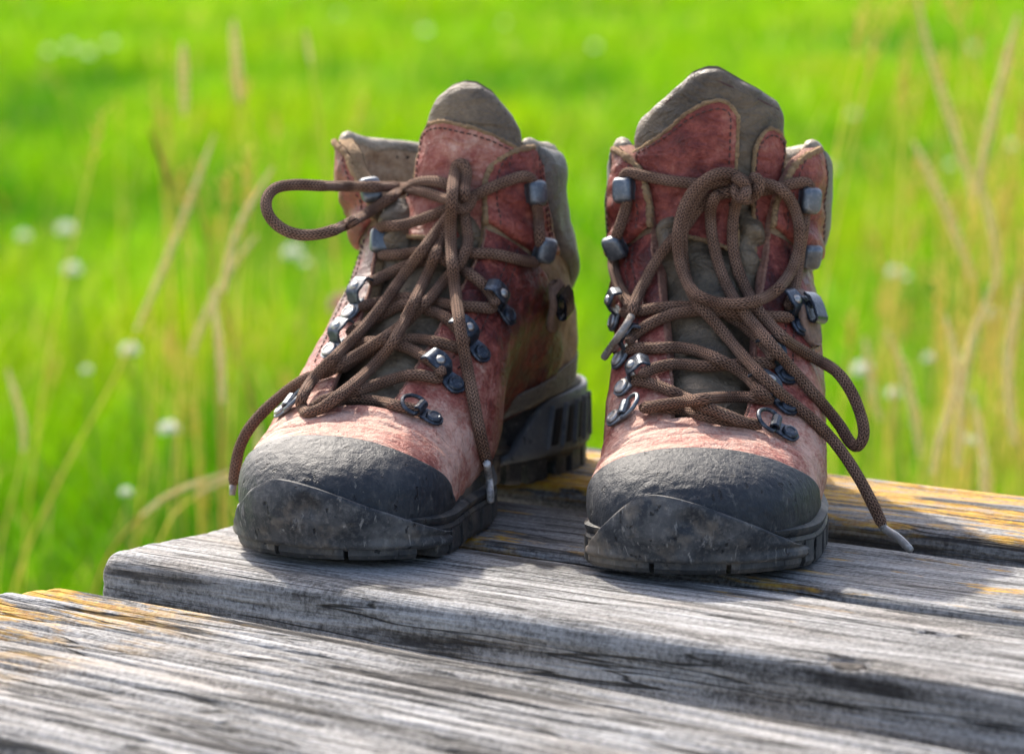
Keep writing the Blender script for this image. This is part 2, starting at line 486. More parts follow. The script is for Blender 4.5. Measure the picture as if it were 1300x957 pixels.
GROUND = -0.46
T0 = -0.181
def bpt(t, n, z=0.0): return (BD[0] * t + BN[0] * n, BD[1] * t + BN[1] * n, z)
bench = empty('wooden_bench', bpt(0.45, 0.06, GROUND))
tag(bench, 'weathered grey slatted wooden bench with orange lichen under the boots', 'bench')
BL = Vector(bench.location)
B3Z = 0.007
def loc_of(p): return tuple(np.array(p) - np.array(BL))
def tn(px, py, z=0.0):
    h = at_z(px, py, z)[:2]
    return h.dot(BD), h.dot(BN)
W1 = wood('weathered_wood_pale', 1.3, 0.98, 0.66, 1.0, 9, 0.15, fs=60)
W2 = wood('weathered_wood_mid', 4.1, 0.78, 0.57, 1.0, 16, 0.3, fs=55)
W3 = wood('weathered_wood_lichen', 7.7, 0.72, 0.45, 1.2, 13, 0.5, 0.42, fs=45)
W0 = wood('weathered_wood_grooved', 2.6, 0.9, 0.46, 1.2, 22, 0.9, 0.43, (0.09, 0.22, 1, 0), fs=38)
N1 = -0.081
d1 = []
for px, py, lx in ((1200, 803, 0.011), (1080, 836, 0.009)):
    t, nn = tn(px, py); d1.append((t - T0, (nn - N1 - 0.010 * (1 - math.exp(-(t - T0) / .27))) / (1 - 0.010 * (1 - math.exp(-(t - T0) / .27)) / 0.114), lx, 0.0042, 0.006))
p1 = make_plank(bench, W1, loc_of(bpt(T0, N1)), BA, 1.35, 0.114, 0.036, 0.009, 1, 0.0, 0.0007, d1, 0.010)
t, nn = tn(1300, 772)
p2 = make_plank(bench, W2, loc_of(bpt(T0 - 0.004, 0.0465)), BA, 1.35, 0.099, 0.034, 0.007, 2, 0.0, 0.0007, [(t - T0, nn - 0.0465, 0.008, 0.003, 0.004)])
p3 = make_plank(bench, W3, loc_of(bpt(T0 + 0.003, 0.166, B3Z)), BA, 1.35, 0.112, 0.036, 0.010, 3, 0.0, 0.0011)
Z0 = -0.012
a, b = at_z(75, 740, Z0), at_z(760, 866, Z0)
ang0 = math.atan2(b[1] - a[1], b[0] - a[0])
W0w = 0.21
o0 = a + W0w * np.array([math.sin(ang0), -math.cos(ang0), 0])
p0 = make_plank(bench, W0, loc_of(o0 + np.array([math.cos(ang0), math.sin(ang0), 0]) * -0.075), ang0, 1.3, W0w, 0.036, 0.005, 4, 0.36, 0.0016)
M_knot = NT('dark_knot'); M_knot = M_knot.fin(M_knot.ramp(M_knot.noise(300, 4), [(.3, (.006, .004, .003)), (.7, (.022, .013, .009))]), .8)
for pk, (dx, dy, lx, ly, dp) in ((p1, d1[0]), (p1, d1[1]), (p2, (t - T0, nn - 0.0465, 0.008, 0.003, 0.004))):
    kv, kf = [], []
    for i in range(4):
        for j in range(20):
            a_ = 2 * math.pi * j / 20; q = (1, .8, .4, .05)[i] * (1 + .25 * math.sin(3 * a_ + dx * 90))
            kv.append((lx * .95 * q * math.cos(a_), ly * 1.0 * q * math.sin(a_), (-.0012, .0004, -.0002, -.0012)[i]))
    ko = obj('knot', kv, grid_faces(4, 20, closed_v=True), M_knot, pk); ko.location = (dx, dy + (0.010 * (1 - math.exp(-dx / .27)) * (1 - dy / 0.114) if pk is p1 else 0), -dp * .45)
# trestle under the planks
def bx(cx, cy, cz, sx, sy, sz):
    v = np.array([(x, y, z) for x in (-1, 1) for y in (-1, 1) for z in (-1, 1)], float) * np.array([sx, sy, sz]) / 2 + np.array([cx, cy, cz])
    return v, [(0, 1, 3, 2), (4, 6, 7, 5), (0, 4, 5, 1), (2, 3, 7, 6), (0, 2, 6, 4), (1, 5, 7, 3)]
for tt in (0.25, 0.95):
    v, f = bx(0, 0, 0, 0.07, 0.42, 0.045)
    o = obj('crossbeam', v, f, W2, bench, smooth=False); o.location = loc_of(bpt(tt, 0.05, -0.075)); o.rotation_euler = (0, 0, BA)
    for nn in (-0.11, 0.21):
        v, f = bx(0, 0, 0, 0.07, 0.07, 0.365)
        o = obj('leg', v, f, W2, bench, smooth=False); o.location = loc_of(bpt(tt, nn, -0.28)); o.rotation_euler = (0, 0, BA)

# ------------------------------------------------------------------ boots
#        Ty    Tz     By    Bz     a     qm   nt   nb
STN = np.array([
 [.000, .032, .000, .020, .000, .60, 2.1, 3.5],
 [.004, .0395,.004, .017, .020, .60, 2.1, 3.5],
 [.012, .0465,.012, .015, .033, .60, 2.2, 4],
 [.026, .0525,.026, .015, .0435,.60, 2.2, 4],
 [.046, .0570,.046, .015, .0495,.62, 2.2, 4],
 [.070, .0625,.070, .015, .0525,.62, 2.2, 4],
 [.090, .0715,.093, .017, .0540,.60, 2.2, 4],
 [.110, .086, .125, .020, .0540,.58, 2.3, 3.5],
 [.128, .100, .165, .024, .0535,.55, 2.4, 3],
 [.142, .112, .210, .027, .0530,.50, 2.5, 2.8],
 [.153, .124, .250, .028, .0525,.46, 2.5, 2.8],
 [.160, .136, .284, .034, .0518,.42, 2.5, 2.6],
 [.165, .147, .290, .065, .0510,.40, 2.5, 2.5],
 [.169, .158, .277, .100, .0500,.40, 2.5, 2.4],
 [.172, .168, .263, .135, .0495,.40, 2.5, 2.4],
 [.174, .180, .258, .165, .0490,.40, 2.5, 2.4]])
KK = np.arange(len(STN))
CH = [pchip(KK, STN[:, c]) for c in range(8)]
GAP = pchip([4, 5.0, 5.6, 6.2, 7, 8, 9, 10, 11, 12, 13, 14, 14.6, 15], [.0, .0175, .0190, .0200, .021, .022, .0235, .0255, .028, .0285, .029, .0325, .0375, .0465])
K_THR = 5.0

class Boot: pass

def chart(bt):
    med, fl = bt.med, bt.flare
    def P(k, v):
        k, v = np.broadcast_arrays(np.asarray(k, float), np.asarray(v, float))
        v = (v + 1) % 2 - 1
        Ty, Tz, By, Bz, a, qm, nt, nb = [c(k) for c in CH]
        th = np.abs(v) * np.pi
        c, s = np.cos(th), np.abs(np.sin(th))
        n = np.where(c > 0, nt, nb)
        e = 2 / n
        ce = np.abs(c) ** e
        q = np.where(c > 0, qm * (1 - ce), qm + (1 - qm) * ce)
        side = np.where(v < 0, -1.0, 1.0)
        x = side * a * s ** e
        y = Ty + (By - Ty) * q
        z = Tz + (Bz - Tz) * q
        x = x + med * 0.006 * (1 - sstep(0.0, 0.10, y))
        ms = (side == med)
        x = x - np.where(ms, side, 0) * (0.023 * np.exp(-((y - .185) / .042) ** 2) + 0.006 * np.exp(-((y - .095) / .04) ** 2)) * (1 - sstep(.045, .115, z))
        f = np.where(v < 0, fl[0], fl[1])
        wv = 1 - sstep(0.3, 0.8, np.abs(v))
        x = x + side * f * sstep(11.2, 14.2, k) * wv + bt.lean * sstep(9.5, 15, k)
        q3 = np.stack([x, y, z], -1).reshape(-1, 3)
        nz1 = vnoise(q3, 30, bt.seed * 3 + .5).reshape(x.shape); nz2 = vnoise(q3, 55, bt.seed * 5 + 2.5).reshape(x.shape)
        dsp = (0.0028 * nz1 + 0.0016 * nz2) * sstep(6.5, 10, k)
        x = x + side * dsp * s; y = y - dsp * 0.7 * c
        return np.stack([x, y, z], -1)
    def N(k, v):
        dk, dv = 0.03, 0.004
        k = np.asarray(k, float)
        a = P(np.minimum(k + dk, 15), v) - P(np.maximum(k - dk, 0), v)
        b = P(k, np.asarray(v) + dv) - P(k, np.asarray(v) - dv)
        n = np.cross(b, a)
        return n / (np.linalg.norm(n, axis=-1)[..., None] + 1e-12)
    def vo(k):
        a, nt = CH[4](k), CH[6](k)
        r = np.clip(GAP(k) / np.maximum(a, 1e-4), 0, 0.97)
        return np.arcsin(r ** (nt / 2)) / np.pi
    return P, N, vo

def eb(n, edge=(0, 0.004, 0.012, 0.026)):
    """0..1 samples clustered at both ends"""
    e = np.array(edge)
    return np.r_[e, np.linspace(0.045, 0.955, n), 1 - e[::-1]]

def round_h(P, th, rad, edges):
    """height 0 at the enabled borders rising to th"""
    du = np.linalg.norm(np.diff(P, axis=0), axis=2); dv = np.linalg.norm(np.diff(P, axis=1), axis=2)
    z = np.full(P.shape[:2], 1e3)
    cu = np.vstack([np.zeros((1, P.shape[1])), np.cumsum(du, 0)]); cv = np.hstack([np.zeros((P.shape[0], 1)), np.cumsum(dv, 1)])
    if edges[0]: z = np.minimum(z, cu)
    if edges[1]: z = np.minimum(z, cu[-1:] - cu)
    if edges[2]: z = np.minimum(z, cv)
    if edges[3]: z = np.minimum(z, cv[:, -1:] - cv)
    t = np.clip(z / rad, 0, 1)
    return th * np.sqrt(np.maximum(0, 1 - (1 - t) ** 2)), z

def panel(bt, name, kf, vf, mat, off=0.0, th=0.002, na=40, nb=60, edges=(1, 1, 1, 1), rad=None, wr=0.0, wsc=70, extra=None, parent=None):
    A, B = np.meshgrid(eb(na), eb(nb), indexing='ij')
    K, V = kf(A, B), vf(A, B)
    P, N = bt.P(K, V), bt.N(K, V)
    h, z = round_h(P, th, rad or th, edges)
    h = h + off - np.where(h < 1e-9, 0.0006, 0)
    if wr:
        h = h + (wr * vnoise(P * np.array([1, 1.8, 1.8]), wsc, bt.seed).reshape(h.shape) * np.clip(z / 0.006, 0.15, 1))
    if extra is not None: h = h + extra(K, V, P)
    Q = P + N * h[..., None]
    f = [q[::-1] for q in grid_faces(Q.shape[0], Q.shape[1])]
    bt.geo.append((Q.reshape(-1, 3), f))
    o = obj(name, Q.reshape(-1, 3), f, mat, parent or bt.root)
    return o, Q, N

def bead(bt, name, pts, rad, mat, parent=None, jit=0.3, ns=7, flat=1.0):
    p = resample(pts, 0.0012)
    r = rad * (1 + jit * vnoise(p, 700, 3.1) + jit * vnoise(p, 1900, 8.0))
    p = p + (rad * jit * 0.6) * np.stack([vnoise(p, 900, 1.0), vnoise(p, 900, 5.0), vnoise(p, 900, 9.0)], 1)
    v, f, uv = tube(p, r, ns, flat)
    return obj(name, v, f, mat, parent or bt.root, uv)

def stitches(bt, name, curves, parent=None, pitch=0.0034, ln=0.0024, r=0.00042, mat=None):
    mb = MB()
    for c in curves:
        p = resample(c, pitch)
        for i in range(len(p) - 1):
            d = (p[i + 1] - p[i]); d = d / (np.linalg.norm(d) + 1e-9)
            m = (p[i] + p[i + 1]) / 2
            v, f, _ = tube(np.array([m - d * ln / 2, m - d * ln * 0.25, m + d * ln * 0.25, m + d * ln / 2]), [r * 0.5, r, r, r * 0.5], 5)
            mb.add(v, f)
    return mb.build(name, mat or M['thread'], parent or bt.root)

# sole outline --------------------------------------------------------------
HW = pchip([0, .004, .012, .026, .046, .07, .095, .125, .16, .2, .24, .27, .29, .30, .306],
           [0, .022, .0355, .046, .0520, .0547, .0555, .0535, .0488, .0455, .0435, .0405, .033, .023, 0])
def outline(med, n=320):
    t = np.linspace(0, 1, 400)
    y = 0.306 * (1 - np.cos(np.pi * t)) / 2
    hw = HW(y)
    cx = med * 0.006 * (1 - sstep(0, 0.10, y))
    wst = 0.0265 * np.exp(-((y - .185) / .042) ** 2) + 0.0062 * np.exp(-((y - .095) / .04) ** 2)
    a = np.stack([cx + hw - (wst if med > 0 else 0), y], 1); b = np.stack([cx - hw + (wst if med < 0 else 0), y], 1)[::-1]
    p = np.vstack([a, b[1:]])
    q = resample(np.c_[p, np.zeros(len(p))], 0.0005)[:, :2]
    d = np.r_[0, np.cumsum(np.linalg.norm(np.diff(q, axis=0), axis=1))]
    s = np.linspace(0, d[-1], n, endpoint=False)
    o = np.stack([np.interp(s, d, q[:, 0]), np.interp(s, d, q[:, 1])], 1)
    tg = np.roll(o, -1, 0) - np.roll(o, 1, 0)
    for _ in range(6): tg = (np.roll(tg, 1, 0) + 2 * tg + np.roll(tg, -1, 0)) / 4
    tg /= np.linalg.norm(tg, axis=1)[:, None]
    nr = np.stack([tg[:, 1], -tg[:, 0]], 1)
    return o, nr, d[-1]

def zs(y): return 0.0055 * (1 - sstep(0.0, 0.065, y)) + 0.004 * sstep(0.285, 0.306, y) + 0.009 * np.exp(-((np.asarray(y) - .172) / .026) ** 2)
def zmid(y): return 0.0290 + 0.0155 * sstep(0.15, 0.25, y) + 0.004 * (1 - sstep(0.0, 0.05, y))

def ring_loft(bt, name, rings, mat, parent, capb=True, capt=True):
    V = np.vstack(rings); n = len(rings[0])
    f = [q[::-1] for q in grid_faces(len(rings), n, closed_v=True)]
    if capb: f.append(tuple(range(n)))
    if capt: f.append(tuple((len(rings) - 1) * n + j for j in range(n))[::-1])
    f = [q[::-1] for q in f]
    bt.geo.append((V, [q for q in f if len(q) == 4]))
    o = obj(name, V, f, mat, parent); o.data.set_sharp_from_angle(angle=R(38)); return o

def build_boot(cfg):
    bt = Boot(); bt.__dict__.update(cfg)
    bt.geo = []
    bt.mat = Matrix.Translation(cfg['loc']) @ Matrix.Rotation(-R(cfg['yaw']), 4, 'Z') @ Matrix.Rotation(R(cfg['pitch']), 4, 'X')
    bt.root = empty('hiking_boot')
    bt.root.matrix_world = bt.mat
    tag(bt.root, cfg['label'], 'boot', 'pair of worn hiking boots')
    bt.P, bt.N, bt.vo = chart(bt)
    P, N, vo = bt.P, bt.N, bt.vo
    sd_ = cfg['seed']
    # ---- sole
    O, NR, PL = outline(bt.med)
    bt.O, bt.NR = O, NR
    Y = O[:, 1]
    z0, zt = zs(Y), zmid(Y) + 0
    def rg(off, z): return np.c_[O + NR * np.reshape(off, (-1, 1)) if np.ndim(off) else O + NR * off, z]
    mid = ring_loft(bt, 'midsole', [rg(-.002, z0 + .0125), rg(.0002, z0 + .0150), rg(.0012, z0 + .0165), rg(.0014, z0 + .0180), rg(-.0004, z0 + .0192), rg(-.0020, z0 + .0200),
              rg(-.0020, z0 + (zt - z0) * .80), rg(-.0026, zt - .0025), rg(-.0008, zt - .0015), rg(-.0010, zt), rg(-.0028, zt + .0016), rg(-.006, zt + .0018)], M['sole'], bt.root)
    outs = ring_loft(bt, 'outsole', [rg(-.008, z0 + .0080), rg(-.0020, z0 + .0088), rg(.0004, z0 + .0100), rg(.0012, z0 + .0125), rg(.0004, z0 + .0142), rg(-.004, z0 + .0146)], M['sole'], bt.root)
    # lugs round the rim
    n = len(O); step = PL / n
    lug_n = 42
    for i in range(lug_n):
        c = i / lug_n * n
        w_ = (PL / lug_n) * (0.74, 0.62, 0.70, 0.78, 0.60)[i % 5]
        js = c + np.linspace(-w_ / 2, w_ / 2, 4) / step
        idx = np.round(js).astype(int) % n
        o_, nr_ = O[idx], NR[idx]
        zz = zs(o_[:, 1])
        dp = 0.014 if i % 3 else 0.011
        arc = ((i / lug_n + .5) % 1 - .5) * PL
        if -cfg['bump'][0] + .004 < arc < cfg['bump'][1] - .02:
            if i % 2: continue
            w_ = 1.86 * PL / lug_n
            js = c + np.linspace(-w_ / 2, w_ / 2, 4) / step
            idx = np.round(js).astype(int) % n; o_, nr_ = O[idx], NR[idx]; zz = zs(o_[:, 1])
        fade = 0.0
        rings = []
        for off, zo in ((0.0014, .0120), (0.0014, .0022), (0.0, .0), (-dp, .0), (-dp, .0120)):
            rings.append(np.c_[o_ + nr_ * off, zz + zo])
        V = np.stack(rings, 1).reshape(-1, 3)
        m_ = len(rings)
        f = grid_faces(4, m_)
        f += [tuple(range(m_))[::-1], tuple(3 * m_ + j for j in range(m_))]
        obj('lug', V, f, M['sole'], outs, smooth=False)
    # ---- shell (olive nubuck underlayer) and lining
    o1, Q1, _ = panel(bt, 'vamp_underlayer', lambda A, B: 0.25 + A * (K_THR - 0.25), lambda A, B: -0.985 + 1.97 * B, M['nubuck'], 0, 0.0, 40, 70, (0, 0, 0, 0), rad=.001)
    kb = lambda A, B: K_THR + A * (15 - K_THR)
    def vb(A, B):
        o = vo(K_THR + A * (15 - K_THR)); return o + (2 - 2 * o) * B
    wr = lambda K, V, Pp: -0.0022 * np.exp(-((K - 11.2) / 0.5) ** 2) * (1 - sstep(.5, .9, np.abs((V + 1) % 2 - 1)))
    shell, Q2, N2 = panel(bt, 'heel_counter', kb, vb, M['nubuck'], 0, 0.0, 80, 110, (0, 0, 0, 0), rad=.001, wr=.0008, wsc=60, extra=wr)
    lin, Q3, _ = panel(bt, 'lining', lambda A, B: 7 + A * 8, lambda A, B: vo(7 + A * 8) + (2 - 2 * vo(7 + A * 8)) * B, M['lining'], -.0075, 0.0, 40, 80, (0, 0, 0, 0), rad=.001)
    # rim joining shell and lining along throat and collar
    top = np.vstack([P(15, vb(np.ones(90), np.linspace(0, 1, 90)))])
    tn_ = N(np.full(90, 14.9), vb(np.ones(90), np.linspace(0, 1, 90)))
    rim = top - tn_ * .0037
    v, f, uv = tube(rim, .0047 * np.clip(np.minimum(np.arange(90), np.arange(90)[::-1]) / 5 + .35, 0, 1), 10)
    v += 0.0006 * np.stack([vnoise(v, 90, 1), vnoise(v, 90, 4), vnoise(v, 90, 7)], 1)
    bt.geo.append((v, f))
    obj('collar_rim', v, f, M['rim'], bt.root, uv)
    for sgn in (1, -1):
        ks = np.linspace(7, 15, 70); vv = sgn * vo(ks); p_, n_ = P(ks, vv), N(ks, vv)
        tg_ = P(ks, vv - sgn * .01) - p_; tg_ /= np.linalg.norm(tg_, axis=1)[:, None]
        rows = [p_ + n_ * (-.0075 * t_) + tg_ * (.0016 * math.sin(math.pi * t_)) for t_ in np.linspace(0, 1, 7)]
        V = np.stack(rows, 1).reshape(-1, 3); f = grid_faces(70, 7)
        bt.geo.append((V, f))
        obj('facing_edge', V, f, M['suede'] if bt.tag == 'left' else M['edge_red'], bt.root)
        # soft gusset folded between throat edge and tongue at the ankle
        A, B = np.meshgrid(np.linspace(0, 1, 40), np.linspace(0, 1, 30), indexing='ij')
        K_ = 9.6 + 2.9 * A; o_ = vo(K_); Vv = sgn * (o_ - .11 + .125 * B)
        Pp, Np = P(K_, Vv), N(K_, Vv)
        h_ = -.0075 + .0095 * np.sin(np.pi * A) ** .7 * np.sin(np.pi * np.clip(B * 1.1, 0, 1)) ** .6 + .0034 * vnoise(Pp, 95, bt.seed * 7 + sgn).reshape(A.shape) + .0016 * np.sin(A * 17 + B * 5 + sgn) * np.sin(np.pi * A)
        Q = Pp + Np * h_[..., None]; f = [q[::-1] for q in grid_faces(40, 30)]
        bt.geo.append((Q.reshape(-1, 3), f))
        g_ = obj('gusset', Q.reshape(-1, 3), f, M['grey'], bt.root)
        if sgn < 0: flip(g_)
    # ---- toe cap rubber
    kc = cfg['cap']          # callable v -> k
    panel(bt, 'toe_cap', lambda A, B: 0.3 + A * (kc(-0.80 + 1.60 * B) - 0.3), lambda A, B: -0.80 + 1.60 * B, M['cap'], .0005, .0024, 44, 90, (0, 1, 0, 0), wr=.00035, wsc=230)
    # ---- red vamp
    def kvf(A, B):
        v = -0.86 + 1.72 * B
        k0 = kc(v) - 0.10
        return k0 + A * (K_THR - k0)
    crease = lambda K, V, Pp: -(0.0011 * np.exp(-((K - 4.62 - 0.5 * np.abs(V) - .1 * np.sin(9 * V + sd_)) / 0.07) ** 2) + 0.0009 * np.exp(-((K - 4.28 - 0.3 * np.abs(V) - .08 * np.sin(12 * V)) / 0.055) ** 2)) * (1 - sstep(.25, .5, np.abs(V)))
    vmp, Qv, _ = panel(bt, 'vamp', kvf, lambda A, B: -0.86 + 1.72 * B, M['red'], .0004, .0014, 60, 110, (0, 0, 0, 0), wr=.0010, wsc=75, extra=crease)
    for sgn in (1, -1):
        kback = pchip([0, .2, .42, .62, .8, 1], [11.5, 11.4, 11.2, 10.4, 9.4, 8.4])
        def kq(A, B): return K_THR + A * (kback(B) - K_THR)
        def vq(A, B):
            k = kq(A, B); o = vo(k); return sgn * (o + (0.86 - o) * B)
        q, Qq, Nq = panel(bt, 'quarter', kq, vq, M['red'], .0004, .0014, 60, 60, (0, 1, 1, 0), rad=.0012, wr=.0007, wsc=75, extra=wr)
        if sgn < 0: flip(q)
        # raw edge along throat
        bead(bt, 'raw_edge', Qq[:, 1] + Nq[:, 1] * -.0006, .0010, M['edge_red'], q)
        # cuff
        kct = pchip([0, .1, .25, .5, .75, 1], [14.1, 14.6, 14.85, 14.95, 14.9, 14.5])
        kcb = pchip([0, .3, .6, 1], [11.75, 11.5, 11.55, 12.3])
        def kk(A, B): return kcb(B) + A * (kct(B) - kcb(B))
        def vc(A, B):
            k = kk(A, B); o = vo(k) ; e = 0.505 - 0.05 * A
            return sgn * (o + (e - o) * B)
        fold = lambda K, V, Pp: 0.0016 * np.sin((K - 11.6) * 5.2) * np.exp(-((np.abs(V) - .3) / .16) ** 2) * (1 - sstep(12.9, 13.6, K))
        c, Qc, Nc = panel(bt, 'cuff', kk, vc, M['red_cuff'], .0006, .0022, 44, 44, (1, 1, 1, 1), wr=.0009, wsc=80, extra=fold)
        if sgn < 0: flip(c)
        bead(bt, 'raw_edge', np.vstack([Qc[:, 1], Qc[-2, 1:30]]), .0017, M['suede'], c, .35)
        stitches(bt, 'stitching', [Qq[20:-3, 9] + Nq[20:-3, 9] * .0002, Qq[20:-3, 12] + Nq[20:-3, 12] * .0002], q)
        stitches(bt, 'stitching', [Qc[3:-4, 8] + Nc[3:-4, 8] * .0002, Qc[3:-3, -7] + Nc[3:-3, -7] * .0002, Qc[3:-3, -10] + Nc[3:-3, -10] * .0002], c)
        # padded collar behind the cuff
    kp0 = lambda B: 12.4 - 1.0 * np.sin(np.pi * B) * 0
    def kpad(A, B): return 12.5 + A * (15 - 12.5)
    def vpad(A, B):
        o = 0.475 - 0.03 * A + 0.05 * (1 - A) ** 3
        return o + (2 - 2 * o) * B
    panel(bt, 'padded_collar', kpad, vpad, M['padc'], .0003, .0048, 40, 110, (1, 1, 1, 1), rad=.012, wr=.0009, wsc=50)
    # ---- heel stabiliser and toe bumper wrapped on what is built so far
    bt.bvh = make_bvh(bt)
    def wrap(name, jr, zlo, zhi, th, mat, nz=14, parent=None, edges=(1, 1, 1, 1), off=0.0, rad=None, wr=0.0, slope=0.0):
        J = np.asarray(jr, float)
        def OI(j):
            j = np.asarray(j, float) % n; a_ = np.floor(j).astype(int) % n; t_ = (j - np.floor(j))[..., None]
            nr_ = NR[a_] * (1 - t_) + NR[(a_ + 1) % n] * t_
            return O[a_] * (1 - t_) + O[(a_ + 1) % n] * t_, nr_ / np.linalg.norm(nr_, axis=-1)[..., None]
        tt = np.r_[0, .03, np.linspace(.08, .92, nz - 4), .97, 1]
        zl = np.broadcast_to(zlo, (len(J),)); zh = np.broadcast_to(zhi, (len(J),))
        OO, NN = OI(J[:, None] + slope * tt[None])
        ZZ = zl[:, None] + (zh - zl)[:, None] * tt[None]
        dep = np.zeros(ZZ.shape)
        for a_ in range(len(J)):
            last = 0.0
            for b_ in range(nz):
                o2 = np.r_[OO[a_, b_] + NN[a_, b_] * .05, ZZ[a_, b_]]; d2 = np.r_[-NN[a_, b_], 0]
                hit = bt.bvh.ray_cast(Vector(o2), Vector(d2))
                if hit[0] is not None and hit[3] < 0.10: last = .05 - hit[3]
                dep[a_, b_] = last
        # keep the skin taut: push inward steps outward smoothly
        for it in range(14):
            s2 = dep.copy(); s2[:, 1:-1] = (dep[:, :-2] + 2 * dep[:, 1:-1] + dep[:, 2:]) / 4
            s3 = s2.copy(); s3[1:-1] = (s2[:-2] + 2 * s2[1:-1] + s2[2:]) / 4
            dep = np.maximum(dep, s3) if it < 9 else s3
        pts = np.concatenate([OO + NN * dep[..., None], ZZ[..., None]], -1)
        nrm = np.concatenate([NN, np.zeros_like(ZZ)[..., None]], -1)
        up_ = np.zeros_like(pts); up_[..., 2] = .35
        nrm = nrm + up_; nrm /= np.linalg.norm(nrm, axis=-1)[..., None]
        h, _ = round_h(pts, th, rad or th, edges)
        h = h + off - np.where(h < 1e-9, .001, 0)
        if wr: h = h + wr * vnoise(pts, 120, sd_).reshape(h.shape)
        Q = pts + nrm * h[..., None]
        f = grid_faces(Q.shape[0], Q.shape[1])
        o = obj(name, Q.reshape(-1, 3), f, mat, parent or bt.root)
        bt.geo.append((Q.reshape(-1, 3), f))
        return o, Q
    # index of outline: 0 = toe tip going +x side, n/2 = heel
    mm = 1 / step
    bl, br = cfg['bump']     # arc reach of the bumper (m) on the -x and +x side
    pk = cfg['peak']
    J = np.linspace(-bl * mm, br * mm, 110)
    dd = J / mm
    prof = np.where(dd < pk, np.clip((dd + bl) / (bl + pk), 0, 1), np.clip((br - dd) / (br - pk), 0, 1))
    zh = 0.0120 + 0.0290 * sstep(0, 1, prof) ** 0.8
    zl = zs(O[np.round(J).astype(int) % n, 1]) + .0040
    wrap('toe_bumper', J, zl, zh, .0036, M['bumper'], 26, wr=.0007, rad=.0017)[0].data.set_sharp_from_angle(angle=R(60))
    # rand ribs at the heel
    h2 = n // 2
    Jh = h2 + np.linspace(-.132 * mm, .132 * mm, 100)
    dh = np.abs(np.linspace(-.132, .132, 100))
    ribz = 0.050 + 0.012 * (1 - sstep(0.02, .115, dh))
    for r_ in range(6):
        wrap('rand_rib', Jh, zmid(O[np.round(Jh).astype(int) % n, 1]) + .0004 + r_ * .0031 * (1 - .35 * sstep(.03, .115, dh)), zmid(O[np.round(Jh).astype(int) % n, 1]) + .0030 + r_ * .0031 * (1 - .35 * sstep(.03, .115, dh)), .0016 , M['rand'], 6, rad=.0013)
    hb, Qh = wrap('heel_stabiliser', Jh, .0125, .0125 + (zmid(O[np.round(Jh).astype(int) % n, 1]) - .0125) * (1 - .8 * sstep(.095, .132, dh)), .0036, M['heel'], 12, rad=.0025)
    bt.bvh = make_bvh(bt)
    for sgn in (1, -1):
        for q_ in range(4):
            c = (h2 - sgn * (.060 + q_ * .0118) * mm)
            Jw = c + np.linspace(-.0037, .0037, 6) * mm
            wrap('heel_vent', Jw, .0185, .0375, .0008, M['slot_shade'], 8, parent=hb, rad=.0008, off=.0001, slope=sgn * .006 * mm)  # black patch on the rubber paints the shade inside a slot
            for e_ in (-1, 1):
                Jb = c + (e_ * .0057 + np.linspace(-.0010, .0010, 4)) * mm
                wrap('heel_rib', Jb, .0165, .0395, .0022, M['heel'], 8, parent=hb, rad=.0013, slope=sgn * .006 * mm)
    # ---- tongue
    build_tongue(bt)
    bt.bvh = make_bvh(bt)
    return bt

def flip(o):
    o.data.flip_normals()

def make_bvh(bt):
    vs_, fs_, n = [], [], 0
    for v, f in bt.geo:
        vs_ += [Vector(p) for p in np.asarray(v)]
        fs_ += [tuple(i + n for i in q) for q in f]
        n += len(v)
    return BVHTree.FromPolygons(vs_, fs_)

